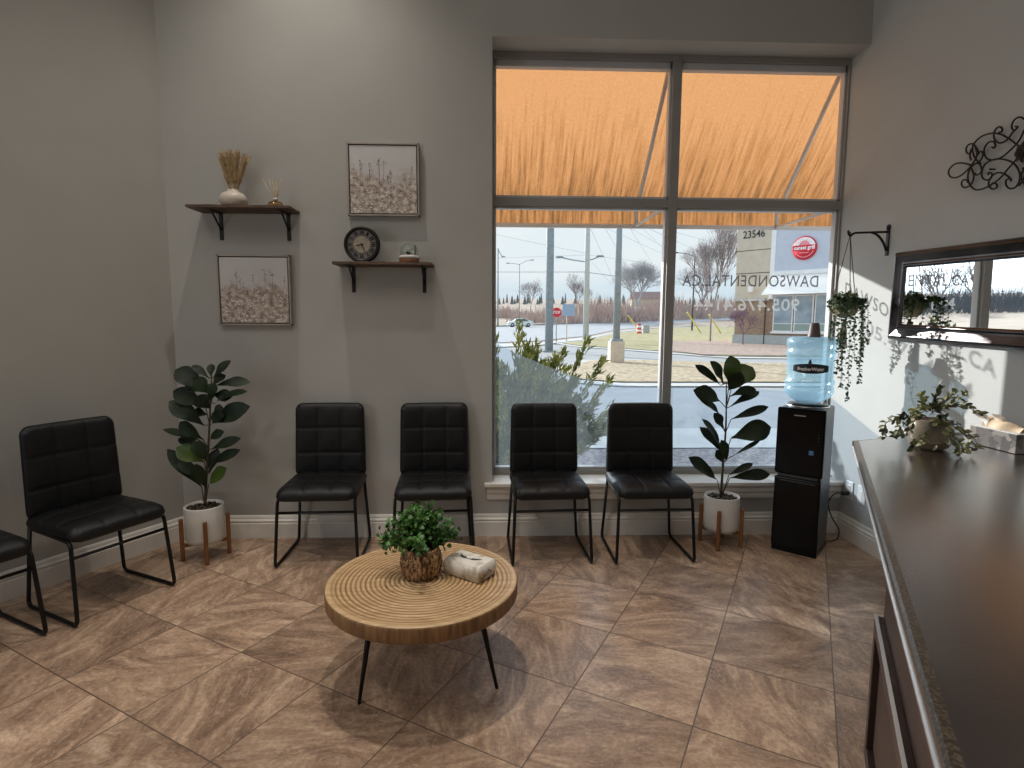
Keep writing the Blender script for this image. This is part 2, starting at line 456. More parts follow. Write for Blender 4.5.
# outdoors
M['field'] = mat('dry field', srgb(166, 148, 134), 1, col2=srgb(192, 176, 158), scale=.35, detail=8, bump=.3)
M['gravel'] = mat('purple grey gravel', srgb(96, 90, 94), 1, col2=srgb(170, 160, 158), scale=22, detail=8, bump=.8)
M['concrete'] = mat('pale concrete', srgb(190, 188, 184), .9, col2=srgb(204, 202, 198), scale=3)
M['asphalt'] = mat('asphalt', srgb(160, 160, 160), .95, col2=srgb(172, 172, 172), scale=2, detail=8)
M['road'] = mat('road', srgb(166, 168, 172), .95, col2=srgb(178, 180, 184), scale=.6)
M['lawn'] = mat('winter lawn', srgb(148, 144, 104), 1, col2=srgb(184, 170, 130), scale=1.2, detail=8)
M['drygrass'] = mat('dry grass', srgb(150, 132, 108), 1, col2=srgb(206, 188, 158), scale=7, detail=8, bump=.8)
M['mulch'] = mat('mulch', srgb(150, 128, 116), 1, col2=srgb(190, 168, 154), scale=5, detail=8, bump=.8)
M['stone_post'] = mat('stone base', srgb(206, 188, 168), .9, col2=srgb(222, 206, 188), scale=8)
M['grey_pole'] = mat('galvanised pole', srgb(140, 150, 154), .7, col2=srgb(158, 166, 170), scale=5)
M['concrete_pole'] = mat('concrete pole', srgb(186, 192, 190), .8, col2=srgb(206, 210, 208), scale=3, stretch=(8, 8, 1))
M['bark'] = mat('bare bark', srgb(138, 130, 134), 1, col2=srgb(164, 156, 158), scale=9)
M['frost_bark'] = mat('pale bark', srgb(176, 176, 180), 1, col2=srgb(204, 204, 206), scale=9)
M['brush'] = mat('brush twigs', srgb(172, 152, 148), 1, col2=srgb(200, 182, 172), scale=.5)
M['spruce'] = mat('distant spruce', srgb(112, 124, 130), 1, col2=srgb(130, 138, 140), scale=.5)
M['juniper'] = mat('juniper', srgb(104, 118, 60), .9, col2=srgb(176, 176, 96), scale=6)
M['beige'] = mat('beige stucco', srgb(206, 194, 176), .9, col2=srgb(214, 204, 188), scale=2)
M['panel_blue'] = mat('pale blue panel', srgb(196, 206, 222), .8, col2=srgb(204, 212, 226), scale=2)
M['canopy_white'] = mat('white canopy', srgb(240, 240, 238), .8, scale=2)
M['brick'] = mat('brown brick', srgb(150, 128, 108), .9, col2=srgb(182, 160, 138), scale=4, stretch=(1, 1, 5))
M['base_block'] = mat('grey block', srgb(176, 184, 184), .9, scale=3)
M['shop_glass'] = mat('shop glass', srgb(130, 150, 164), .15, col2=srgb(170, 186, 196), scale=1.2)
M['white_frame'] = mat('white metal frame', srgb(236, 240, 242), .5, scale=3)
M['car_paint'] = mat('white car paint', srgb(226, 234, 232), .3, scale=3)
M['car_glass'] = mat('car glass', srgb(90, 104, 110), .2, scale=3)
M['tyre'] = mat('tyre', srgb(30, 32, 34), .8, scale=3)
M['stop_red'] = mat('stop red', srgb(206, 44, 56), .6, scale=3)
M['yellow'] = mat('yellow guard', srgb(222, 206, 96), .6, scale=3)
M['barrel'] = mat('barrel red', srgb(214, 84, 64), .6, scale=3)
M['awn_metal'] = mat('awning frame metal', srgb(214, 210, 204), .6, metal=0, scale=3)
M['win_frame'] = mat('grey window frame', srgb(150, 147, 142), .5, metal=.1, scale=3)
M['win_light'] = mat('light glazing bead', srgb(196, 198, 200), .4, scale=3)
M['roof_brown'] = mat('brown roof', srgb(150, 128, 124), .9, scale=2)

# ------------------------------------------------------------------ the room
YW, XR, CEIL = 3.729, 2.40, 4.60
LC = Vector((-2.043, YW, 0))
LD = Vector((-.4947, -.869, 0))            # along the left wall, towards the camera
LN = Vector((.869, -.4947, 0))             # its normal, into the room
LE = LC + LD * 8.0
YB = LE.y


mb2 = MB(); mb2.prism([(LE.x - .2, YB - .2), (XR + .1, YB - .2), (XR + .1, YW + .02), (LC.x - .1, YW + .02)], -.12, 0)
struct(mb2.build('floor', M['tile']))
mb = MB(); mb.prism([(LE.x - .2, YB - .2), (XR + .2, YB - .2), (XR + .2, 4.02), (LC.x - .2, 4.02)], CEIL, CEIL + .15)
struct(mb.build('ceiling', M['ceiling']))
mb = MB()
mb.bb(-2.4, 0, YW, 4.02, -.15, CEIL)
mb.bb(0, XR + .3, YW, 4.02, 3.203, CEIL)
mb.bb(0, XR + .3, YW, 4.02, -.15, .345)
struct(mb.build('wall_back', M['wall']))
mb = MB(); mb.bb(XR, XR + .25, YB - .2, 4.02, -.15, CEIL)
struct(mb.build('wall_right', M['wall_daylit']))
mb = MB()
o_ = -LN * .25
mb.prism([(LC.x, LC.y), (LE.x, LE.y), (LE.x + o_.x, LE.y + o_.y), (LC.x + o_.x, LC.y + o_.y)], -.15, CEIL)
struct(mb.build('wall_left', M['wall']))
mb = MB(); mb.bb(LE.x - .3, XR + .25, YB - .25, YB, -.15, CEIL)
struct(mb.build('wall_near', M['wall']))

BASE = [(0, 0), (.020, 0), (.020, .098), (.016, .104), (.016, .108), (.019, .112), (.019, .118), (.011, .130), (.011, .138), (.007, .150), (0, .152)]
mb = MB(); mb.sweep(BASE, (LC.x, YW, 0), (XR, YW, 0), (0, -1, 0)); struct(mb.build('baseboard_back', M['trim']))
mb = MB(); mb.sweep(BASE, (XR, YW, 0), (XR, YB, 0), (-1, 0, 0)); struct(mb.build('baseboard_right', M['trim']))
mb = MB(); mb.sweep(BASE, LC, LE, LN); struct(mb.build('baseboard_left', M['trim']))
# sill board with a moulded apron under it
mb = MB()
mb.bb(-.05, XR, 3.692, 3.935, .345, .368)
SILL = [(0, .248), (.006, .248), (.010, .262), (.010, .290), (.018, .300), (.020, .325), (.030, .345), (0, .345)]
mb.sweep(SILL, (-.035, YW, 0), (XR, YW, 0), (0, -1, 0))
struct(mb.build('trim_1', M['trim'], bevel=.003))

# ------------------------------------------------------------------ the window
YG = 3.945
win = MB()
win.bb(0, 2.40, YG - .025, YG + .05, 3.165, 3.203)       # head
win.bb(0, .012, YG - .027, YG + .052, .37, 3.204)
win.bb(2.388, 2.40, YG - .027, YG + .052, .37, 3.204)
win.bb(0, 2.40, YG - .025, YG + .05, .368, .400)
win.bb(1.197, 1.253, YG - .029, YG + .054, .371, 3.2025)    # mullion
win.bb(0, 2.40, YG - .025, YG + .05, 2.222, 2.278)       # transom
w1 = struct(win.build('window_1', M['win_frame'], bevel=.002))
pn = 0
for (x0, x1) in ((.012, 1.197), (1.253, 2.388)):
    for (z0, z1) in ((.40, 2.222), (2.278, 3.165)):
        b = MB()
        t = .014
        zt = z1 - (.03 if z1 > 3 else 0)
        b.bb(x0, x0 + t, YG + .0, YG + .05, z0, z1); b.bb(x1 - t, x1, YG, YG + .05, z0, z1)
        b.bb(x0, x1, YG, YG + .05, z0, z0 + t + .004); b.bb(x0, x1, YG, YG + .05, zt - t, z1)
        b.build('glazing_bead', M['win_light'], w1, bevel=.002)
        g = MB(); g.add([(x0, YG + .025, z0), (x1, YG + .025, z0), (x1, YG + .025, z1), (x0, YG + .025, z1)], [(0, 1, 2, 3)])
        g.build('pane', M['pane'], w1)
# frosted privacy film with a swept top edge, on the two lower panes
FILM = [(.022, 1.30), (.10, 1.262), (.193, 1.219), (.367, 1.143), (.578, 1.067), (.754, 1.023), (.967, 1.002), (1.197, .990)]
FILM2 = [(1.253, .987), (1.6, .982), (1.894, .974), (2.388, .945)]
for F in (FILM, FILM2):
    f = MB(); n = len(F)
    yf = YG + .022
    f.add([(x, yf, z) for x, z in F] + [(x, yf, .41) for x, z in F], [(i, i + 1, n + i + 1, n + i) for i in range(n - 1)])
    f.build('frosted_film', M['film'], w1, normals=False)
mt = Matrix.Translation((1.807, YG + .018, 1.738)) @ Matrix.Rotation(math.pi, 4, 'Z') @ Matrix.Rotation(R(90), 4, 'X')
text_obj('DAWSONDENTAL.CA', 'lettering', M['vinyl'], w1, width=.965, height=.080, depth=0, mtx=mt, spacing=1.1, bold=.008)
mt = Matrix.Translation((1.79, YG + .018, 1.573)) @ Matrix.Rotation(math.pi, 4, 'Z') @ Matrix.Rotation(R(90), 4, 'X')
text_obj('905.476.4144', 'lettering', M['frost_text'], w1, width=.75, height=.085, depth=0, mtx=mt, bold=.012, spacing=1.05)

# ------------------------------------------------------------------ cushions / chairs
def cushion(w, d, t, rc=.05, nu=54, nv=54, groove=.010, cells=3, crown=.010, ep=14):
    """tufted pad lying in xy, bottom at z=0; returns a MB"""
    m = MB(); m.smooth = True
    def grd(n):
        return [math.sin(math.pi / 2 * (2 * i / n - 1)) * .35 + (2 * i / n - 1) * .65 for i in range(n + 1)]
    U, V = grd(nu), grd(nv)
    vs = []
    def plan(u, v):
        x, y = u * w / 2, v * d / 2
        qx = max(-(w / 2 - rc), min(w / 2 - rc, x)); qy = max(-(d / 2 - rc), min(d / 2 - rc, y))
        dx, dy = x - qx, y - qy
        if abs(dx) > 1e-6 and abs(dy) > 1e-6:
            s = max(abs(dx), abs(dy)) / math.hypot(dx, dy); dx *= s; dy *= s
        return qx + dx, qy + dy
    for side in (1, 0):
        for v in V:
            for u in U:
                x, y = plan(u, v)
                e = (max(0, 1 - abs(u) ** ep) ** .5) * (max(0, 1 - abs(v) ** ep) ** .5)
                if side:
                    g = 0
                    for k in range(1, cells):
                        c = 2 * k / cells - 1
                        g += math.exp(-((u - c) / .022) ** 2) + math.exp(-((v - c) / .022) ** 2)
                    g = min(g, 1.5)
                    z = t * .45 + t * .55 * e + crown * (1 - u * u) * (1 - v * v) - groove * g * e
                    pu = math.cos((u * 1.5) * math.pi) ** 2 * math.cos((v * 1.5) * math.pi) ** 2
                    z += .004 * pu * e
                else:
                    z = t * .45 - t * .45 * e
                vs.append((x, y, z))
    A = (nu + 1) * (nv + 1)
    fs = []
    for s_ in (0, 1):
        for j in range(nv):
            for i in range(nu):
                a = s_ * A + j * (nu + 1) + i
                q = (a, a + 1, a + nu + 2, a + nu + 1)
                fs.append(q if s_ == 0 else q[::-1])
    m.add(vs, fs)
    return m

def weld(o, dist=.0005):
    bm = bmesh.new(); bm.from_mesh(o.data)
    bmesh.ops.remove_doubles(bm, verts=bm.verts, dist=dist)
    bmesh.ops.recalc_face_normals(bm, faces=bm.faces)
    for f in bm.faces: f.smooth = True
    bm.to_mesh(o.data); bm.free()
    return o

def make_chair():
    t = thing('side_chair', 'x', 'chair')
    m = cushion(.455, .45, .072, rc=.045)
    # droop of the front edge
    m.v = [(x * (1 + .02 * (-y)), y, z - .012 * max(0, (-y - .12) / .1) ** 2 + .404) for x, y, z in m.v]
    s = weld(m.build('seat', M['leather'], t))
    m = cushion(.452, .475, .058, rc=.045, crown=.004, groove=.009)
    out = []
    for x, y, z in m.v:
        h = (y + .2375)                       # 0 bottom .. .475 top
        wx = x * (1 - .045 * max(0, h) / .475)
        yy = .208 - z + .058 + .014 * (h / .475) - .03 * (x / .22) ** 2 * .5
        yy = .236 - z + .022 * (h / .475) - .018 * (x / .22) ** 2
        out.append((wx, yy - .012, .446 + h))
    m.v = out
    weld(m.build('backrest', M['leather'], t))
    for sx in (-1, 1):
        b = MB()
        P = [(sx * .205, .205, .415), (sx * .232, .222, .010), (sx * .238, -.222, .010), (sx * .222, -.185, .405), (sx * .205, .19, .408)]
        b.tube(round_path(P[:4] + [P[4]], .035), .0095, n=10)
        b.build('sled_leg', M['black_metal'], t)
    b = MB(); b.tube([(-.224, -.192, .330), (.224, -.192, .330)], .008, n=8); b.build('crossbar', M['black_metal'], t)
    return t
chair = make_chair()
spots = [
    ((-1.036, 3.452), 2, 'black tufted side chair against back wall, just right of the dark fiddle leaf fig'),
    ((-.360, 3.455), 4, 'black tufted side chair against back wall, directly behind the round wooden coffee table'),
    ((.350, 3.452), 3, 'black tufted side chair in front of window, before the bush seen through left pane'),
    ((.978, 3.455), 1.2, 'black tufted side chair below window mullion, next to the fiddle leaf plant by window'),
    ((-2.036, 2.912), 62.5, 'black tufted side chair turned sideways against left wall, whole chair visible'),
    ((-2.352, 2.432), 61, 'black side chair cut off by left edge of photo, only seat corner and leg showing'),
]
for i, ((x, y), rz, lb) in enumerate(spots):
    c = chair if i == 0 else copy_tree(chair)
    c.location = (x, y, 0); c.rotation_euler = (0, 0, R(rz))
    tag(c, lb, 'chair', 'black side chairs along the waiting room walls')

# ------------------------------------------------------------------ coffee table
ct = thing('coffee_table', 'round carved wood coffee table with concentric rings and thin black legs on tile floor', 'coffee table', (-.28, 2.225, 0))
prof = [(0, .398)]
r_ = .0; k = 0
while r_ < .355:
    r_ += .0040; k += 1
    ph = (r_ % .0190) / .0190
    prof.append((r_, .398 + .0045 * abs(math.sin(math.pi * ph)) ** .6 + .004 * (r_ / .385)))
prof += [(.362, .4065), (.374, .4080), (.382, .405), (.385, .398), (.385, .352), (.381, .345), (.36, .342), (0, .342)]
tb = MB(); tb.lathe(prof[::-1], n=96)
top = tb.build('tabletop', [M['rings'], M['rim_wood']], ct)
for p in top.data.polygons:
    c = p.center
    p.material_index = 0 if (c.z > .39 and math.hypot(c.x, c.y) < .378) else 1
for a, rt, rf in ((221, .235, .298), (-21.3, .240, .322), (100, .235, .31)):
    ca, sa = math.cos(R(a)), math.sin(R(a))
    b = MB(); b.tube([(ca * rt, sa * rt, .345), (ca * rf, sa * rf, .0)], [.0135, .0065], n=12)
    b.lathe([(.012, .338), (.03, .338), (.03, .345), (.012, .345)], (ca * rt, sa * rt, 0), n=16)
    b.build('leg', M['black_metal'], ct)

# boxwood in a woven basket pot
ZT = .4065
pp = thing('potted_boxwood', 'small bushy green plant in a brown woven pot on the round coffee table', 'plant', (-.292, 2.262, ZT))
b = MB()
N_ = 60
prof = []
for i in range(29):
    u = i / 28
    z = u * .118
    r = .066 + .016 * math.sin(math.pi * min(1, u * .9 + .08)) + .004 * abs(math.sin(u * math.pi * 10))
    prof.append((r, z))
prof += [(.066, .117), (.062, .10), (.0, .10)]
b.lathe([(.0, 0)] + prof, n=N_, f=lambda a, z: 1 + (.035 * math.sin(a * 20 + (1.57 if int(z / .0118) % 2 else 0)) if z < .117 else 0))
b.build('basket_pot', M['basket'], pp)
b = MB()
rg = random.Random(3)
stm = MB()
for i in range(64):
    a = rg.uniform(0, TAU); e = rg.uniform(-.1, 1.45); L = rg.uniform(.095, .145)
    d = Vector((math.cos(a) * math.cos(e), math.sin(a) * math.cos(e), math.sin(e) * .95 + .1))
    d.x *= 1.12
    p0 = Vector((d.x * .02, d.y * .02, .105)); p1 = p0 + d * L + Vector((0, 0, .035))
    stm.tube([p0, (p0 + p1) / 2 + Vector((0, 0, .01)), p1], .0013, n=4)
    for j in range(30):
        u = .25 + .75 * (j + rg.random()) / 30
        c = p0.lerp(p1, u) + Vector((rg.gauss(0, .011), rg.gauss(0, .011), rg.gauss(0, .009)))
        dr = Vector((rg.gauss(0, 1), rg.gauss(0, 1), rg.gauss(.5, .8))).normalized()
        s = rg.uniform(.016, .026)
        b.leaf(c, c + dr * s, s * .8, up=(rg.gauss(0, 1), rg.gauss(0, 1), 1), n=3, shape='oval', bend=.1)
b.build('foliage', M['green'], pp, normals=False)
stm.build('stem', M['stem'], pp)

# tissue pack
tp = thing('tissue_pack', 'white marbled tissue pack with dark opening slit, lying on the round coffee table', 'tissue pack', (-.092, 2.262, ZT), R(-35))
b = MB(); m = cushion(.190, .120, .064, rc=.003, nu=20, nv=16, groove=0, crown=.003, ep=60)
pk = mat('marbled wrapper', srgb(226, 220, 208), .35, col2=srgb(168, 148, 122), scale=13, detail=8, contrast=(.52, .66), bump=.3, bscale=20)
weld(m.build('wrapper', pk, tp))
b = MB(); b.smooth = False
b.add([(-.058, .004, .0680), (-.03, -.014, .0690), (.02, -.012, .0690), (.058, .006, .0680), (.055, .014, .0680), (.015, .000, .0690), (-.028, .000, .0690), (-.055, .013, .0680)],
      [(0, 1, 6, 7), (1, 2, 5, 6), (2, 3, 4, 5)])
b.build('opening_slit', M['label_dark'], tp)
for sx in (-1, 1):
    b = MB(); b.add([(sx * .0968, -.040, .010), (sx * .0968, .040, .010), (sx * .0972, .0, .046)], [(0, 1, 2)])
    b.build('end_fold', M['frame_wood'], tp)

# ------------------------------------------------------------------ fiddle leaf plants
LEAVES1 = [(-1.734, 3.42, 0.443, -1.583, 3.42, 0.567, 0.081), (-1.743, 3.42, 0.415, -1.943, 3.42, 0.679, 0.069), (-1.716, 3.42, 0.573, -1.479, 3.42, 0.689, 0.054), (-1.721, 3.42, 0.583, -1.884, 3.42, 0.69, 0.09), (-1.708, 3.42, 0.666, -1.49, 3.42, 0.752, 0.054), (-1.72, 3.42, 0.712, -1.96, 3.42, 0.8, 0.04), (-1.723, 3.42, 0.721, -1.861, 3.42, 0.844, 0.076), (-1.722, 3.42, 0.675, -1.893, 3.42, 0.736, 0.058), (-1.696, 3.42, 0.822, -1.417, 3.42, 0.949, 0.098), (-1.709, 3.42, 0.803, -1.899, 3.42, 0.971, 0.098), (-1.687, 3.42, 0.885, -1.589, 3.42, 0.913, 0.076), (-1.685, 3.42, 0.94, -1.439, 3.42, 1.03, 0.051), (-1.694, 3.42, 0.931, -1.881, 3.42, 1.03, 0.094), (-1.67, 3.42, 1.057, -1.447, 3.42, 1.079, 0.058), (-1.686, 3.42, 1.021, -1.871, 3.42, 1.154, 0.105), (-1.668, 3.42, 1.093, -1.551, 3.42, 1.209, 0.047), (-1.671, 3.42, 1.093, -1.777, 3.42, 1.179, 0.043), (-1.671, 3.42, 1.102, -1.684, 3.42, 1.186, 0.043), (-1.681, 3.42, 1.003, -1.764, 3.42, 1.102, 0.09), (-1.675, 3.42, 0.958, -1.642, 3.42, 1.075, 0.081), (-1.732, 3.42, 0.49, -1.871, 3.42, 0.611, 0.065), (-1.72, 3.42, 0.508, -1.676, 3.42, 0.666, 0.058), (-1.728, 3.42, 0.415, -1.756, 3.42, 0.601, 0.061), (-1.679, 3.42, 1.003, -1.532, 3.42, 1.003, 0.065), (-1.685, 3.42, 1.039, -1.827, 3.42, 1.057, 0.08), (-1.696, 3.42, 0.885, -1.811, 3.42, 0.885, 0.072), (-1.694, 3.42, 0.858, -1.573, 3.42, 0.885, 0.072), (-1.681, 3.42, 0.913, -1.743, 3.42, 1.003, 0.083), (-1.708, 3.42, 0.73, -1.595, 3.42, 0.785, 0.054), (-1.677, 3.42, 1.057, -1.587, 3.42, 1.12, 0.054), (-1.719, 3.42, 0.583, -1.784, 3.42, 0.73, 0.072)]
STEM1 = [(-1.75, 3.42, 0.387), (-1.731, 3.42, 0.508), (-1.711, 3.42, 0.675), (-1.696, 3.42, 0.822), (-1.681, 3.42, 0.967), (-1.667, 3.42, 1.111)]
LEAVES2 = [(1.486, 3.545, 0.409, 1.242, 3.545, 0.597, 0.086), (1.515, 3.545, 0.441, 1.796, 3.545, 0.475, 0.074), (1.521, 3.545, 0.455, 1.668, 3.545, 0.554, 0.043), (1.501, 3.545, 0.534, 1.451, 3.545, 0.627, 0.063), (1.498, 3.545, 0.596, 1.324, 3.545, 0.842, 0.063), (1.509, 3.545, 0.586, 1.347, 3.545, 0.771, 0.07), (1.513, 3.545, 0.699, 1.771, 3.545, 0.79, 0.129), (1.55, 3.545, 0.586, 1.718, 3.545, 0.698, 0.027), (1.508, 3.545, 0.821, 1.737, 3.545, 0.923, 0.055), (1.504, 3.545, 0.902, 1.726, 3.545, 1.003, 0.055), (1.501, 3.545, 0.973, 1.67, 3.545, 1.028, 0.063), (1.478, 3.545, 0.939, 1.262, 3.545, 1.023, 0.102), (1.476, 3.545, 0.842, 1.298, 3.545, 0.973, 0.047), (1.477, 3.545, 1.034, 1.29, 3.545, 1.179, 0.055), (1.508, 3.545, 1.034, 1.488, 3.545, 1.243, 0.113), (1.514, 3.545, 1.024, 1.657, 3.545, 1.168, 0.129), (1.481, 3.545, 1.044, 1.365, 3.545, 1.207, 0.074), (1.49, 3.545, 0.76, 1.42, 3.545, 0.872, 0.063), (1.499, 3.545, 1.003, 1.543, 3.545, 1.144, 0.098), (1.521, 3.545, 0.534, 1.469, 3.545, 0.699, 0.066)]
STEM2 = [(1.493, 3.545, 0.389), (1.496, 3.545, 0.555), (1.503, 3.545, 0.74), (1.5, 3.545, 0.902), (1.492, 3.545, 1.064)]
def fiddle(loc, leaves, stemp, name_label, stand_label, light_idx, seed, ang0, wf, PZ=.104):
    rg = random.Random(seed)
    st = thing('plant_stand', stand_label, 'plant stand', (loc[0], loc[1], 0), R(ang0), 'wooden plant stands')
    for k in range(4):
        a = k * math.pi / 2
        b = MB(); b.box((.126 * math.cos(a), .126 * math.sin(a), .130), (.024, .024, .260), rz=a)
        b.build('leg', M['stand_wood'], st, bevel=.003)
    b = MB(); b.box((0, 0, .0945), (.235, .022, .018)); b.box((0, 0, .0945), (.022, .235, .018)); b.build('cross_support', M['stand_wood'], st, bevel=.002)
    pl = thing('fiddle_leaf_fig', name_label, 'plant', (loc[0], loc[1], PZ), 0, 'fiddle leaf plants in white pots')
    b = MB()
    b.lathe([(0, 0), (.092, 0), (.102, .006), (.108, .03), (.110, .222), (.108, .227), (.103, .227), (.101, .206), (.0, .206)], n=96,
            f=lambda a, z: 1 + (.006 * math.cos(a * 36) * (1 if .14 < z < .220 else .12) if z > .012 and z < .224 else 0))
    b.build('pot', M['pot_white'], pl)
    b = MB()
    for k in range(170):
        a = rg.uniform(0, TAU); r = .092 * math.sqrt(rg.random()); s = rg.uniform(.006, .012)
        b.box((r * math.cos(a), r * math.sin(a), .208 + rg.uniform(0, .006)), (s * 1.6, s, s * .8), rz=rg.uniform(0, 3))
    b.lathe([(0, .207), (.101, .207)], n=24)
    b.build('soil', M['soil'], pl)
    b = MB()
    S = [Vector((p[0] - loc[0], p[1] - loc[1], p[2] - PZ)) for p in stemp]
    S[0] = Vector((S[0].x, S[0].y, .204))
    b.tube(smooth_path(S, 4), [.009 - .0055 * i / (4 * (len(S) - 1)) for i in range(4 * (len(S) - 1) + 1)], n=7)
    f = MB()
    for i, (bx, by, bz, tx, ty, tz_, w) in enumerate(leaves):
        base = Vector((bx - loc[0], by - loc[1], bz - PZ)); tip = Vector((tx - loc[0], ty - loc[1], tz_ - PZ))
        dep = rg.uniform(-.055, .045) if i % 2 else rg.uniform(-.09, .0)
        tip.y += dep
        tip.y = min(tip.y, .15)
        base = base + (tip - base) * .10
        f.mi = 1 if i in light_idx else 0
        up = (rg.uniform(-.3, .3), -1.0 + rg.uniform(-.2, .3), .6 + rg.uniform(-.4, .4))
        f.leaf(base, tip, w * wf, up=up, bend=rg.uniform(.03, .11), crease=.14, n=10, wav=.035)
        q = min(S, key=lambda s_: (s_ - base).length + (3 if s_.z > base.z + .02 else 0))
        b.tube([q, base], .0028, n=5)
    b.build('stem', M['stem'], pl)
    f.build('foliage', [M['fiddle'], M['fiddle_light']], pl, normals=False)
fiddle((-1.752, 3.412), LEAVES1, STEM1, 'dark green fiddle leaf fig in white ribbed pot, in the corner by the left wall',
       'four legged wooden plant stand holding white pot in the dim left corner', {0, 3}, 11, 27, 1.38)
fiddle((1.497, 3.540), LEAVES2, STEM2, 'fiddle leaf fig with yellow green top leaves in white pot before window by cooler',
       'four legged wooden plant stand holding white pot between chair and black water cooler', {14, 15}, 5, 62, 1.30)

# ------------------------------------------------------------------ wall shelves and what stands on them
def shelf(x0, x1, z0, th, dep, brx, label, brd):
    t = thing('wall_shelf', label, 'shelf', ((x0 + x1) / 2, YW, z0), 0, 'dark wood wall shelves')
    w = x1 - x0
    b = MB()
    n = 24; vs = []
    rg = random.Random(int(z0 * 100))
    for i in range(n + 1):
        x = -w / 2 + w * i / n
        e = .004 * math.sin(i * .9) + rg.uniform(-.002, .002)
        vs += [(x, -dep + e, 0), (x, -dep + e + .002, th), (x, 0, th), (x, 0, 0)]
    fs = []
    for i in range(n):
        for k in range(4):
            fs.append((4 * i + k, 4 * i + (k + 1) % 4, 4 * i + 4 + (k + 1) % 4, 4 * i + 4 + k))
    fs += [(0, 1, 2, 3), (4 * n + 3, 4 * n + 2, 4 * n + 1, 4 * n)]
    b.add(vs, fs); b.build('board', M['shelf_wood'], t, bevel=.002)
    for x in brx:
        q = x - (x0 + x1) / 2
        b = MB()
        b.box((q, -.003, -brd / 2), (.022, .006, brd))
        b.box((q, -dep * .42, -.003), (.022, dep * .84, .006))
        P0 = Vector((q, -.005, -brd * .62)); P1 = Vector((q, -dep * .62, -.005))
        b.tube([P0, P1], .0055, n=6)
        b.build('bracket', M['bracket'], t)
    return t
shelf(-1.825, -1.216, 2.115, .017, .200, (-1.708, -1.288), 'upper left dark wood wall shelf with black brackets holding pampas vase and reed diffuser', .165)
shelf(-.974, -.372, 1.789, .018, .190, (-.889, -.437), 'lower right dark wood wall shelf with black brackets holding round clock and terrarium', .160)
Z1, Z2 = 2.1325, 1.8075
v = thing('pampas_vase', 'squat cream ceramic vase full of dried pampas plumes on upper wall shelf', 'vase', (-1.578, 3.622, Z1))
b = MB(); b.lathe([(0, 0), (.052, 0), (.074, .012), (.086, .036), (.084, .058), (.066, .080), (.040, .090), (.034, .096), (.036, .103), (.030, .103), (.028, .09), (0, .06)], n=40)
b.v = [(x * .93, y * .93, z) for x, y, z in b.v]; b.build('vase_body', M['vase'], v)
rg = random.Random(21); b = MB()
for i in range(52):
    a = rg.uniform(-1, 1); dpt = rg.uniform(-.05, .05)
    top = Vector((a * .082 + .014 + rg.gauss(0, .006), dpt, .235 + rg.uniform(.05, .10) - abs(a) * .03))
    p0 = Vector((a * .018, dpt * .25, .07))
    path = smooth_path([p0, p0.lerp(top, .5) + Vector((0, 0, .012)), top], 5)
    b.tube(path, .0011, n=4)
    for j in range(120):
        u = .28 + .72 * rg.random()
        k = u * (len(path) - 1); q = path[int(k)].lerp(path[min(int(k) + 1, len(path) - 1)], k % 1)
        d = (top - p0).normalized() * .028 + Vector((rg.gauss(0, .011), rg.gauss(0, .007), .003))
        e = q + d
        if e.y > .095: e.y = .095
        sd = Vector((rg.gauss(0, 1), rg.gauss(0, 1), 0)).normalized() * .0009
        b.add([q - sd, q + sd, e], [(0, 1, 2)])
b.build('dried_plumes', M['pampas'], v, normals=False)
v = thing('reed_diffuser', 'small glass reed diffuser with thin sticks at right end of upper wall shelf', 'diffuser', (-1.326, 3.622, Z1))
b = MB(); b.lathe([(0, 0), (.036, 0), (.044, .008), (.045, .022), (.036, .034), (.016, .041), (.011, .044), (.011, .058), (.009, .058), (.009, .042), (.03, .03), (.04, .018), (.036, .004), (0, .004)], n=32)
b.build('bottle', M['amber'], v)
b = MB(); b.lathe([(0, .004), (.035, .005), (.039, .014), (.032, .024), (0, .024)], n=24); b.build('scented_oil', M['pampas'], v)
b = MB(); b.lathe([(.0115, .046), (.014, .046), (.014, .058), (.0115, .058)], n=20); b.build('collar', M['trim'], v)
for a in (-.062, -.040, -.016, .008, .030, .052):
    b = MB(); b.tube([(-a * .12, 0, .012), (a, rg.uniform(-.03, .02), .166 + rg.uniform(-.010, .010))], .0021, n=5); b.build('reed', M['pampas'], v)

ck = thing('desk_clock', 'round dark clock with Roman numerals standing on the lower wall shelf', 'clock', (-.806, 3.622, Z2))
mtx = Matrix.Translation((0, 0, .109)) @ Matrix.Rotation(R(90), 4, 'X') @ Matrix.Scale(1.055, 4)
def disc(m_, r0, r1, z, n=64):
    vs = [(r0 * math.cos(TAU * i / n), r0 * math.sin(TAU * i / n), z) for i in range(n)] + [(r1 * math.cos(TAU * i / n), r1 * math.sin(TAU * i / n), z) for i in range(n)]
    m_.add(vs, [(i, (i + 1) % n, n + (i + 1) % n, n + i) for i in range(n)])
def put(b, name, m_, par, mt_, **k):
    b.v = [tuple(mt_ @ Vector(q)) for q in b.v]
    return b.build(name, m_, par, **k)
b = MB(); b.lathe([(0, -.03), (.098, -.03), (.103, -.022), (.106, 0), (.104, .014), (.097, .020), (.088, .016), (.084, .008), (.0, .008)], n=72); put(b, 'case', M['clock_dark'], ck, mtx)
b = MB(); disc(b, .0, .0865, .0095); put(b, 'dial', M['clock_face'], ck, mtx)
b = MB(); disc(b, .0, .050, .0102); put(b, 'dial_centre', M['clock_mid'], ck, mtx)
b = MB(); disc(b, .0495, .0520, .0108); disc(b, .0835, .0860, .0106); put(b, 'dial_ring', M['clock_dark'], ck, mtx)
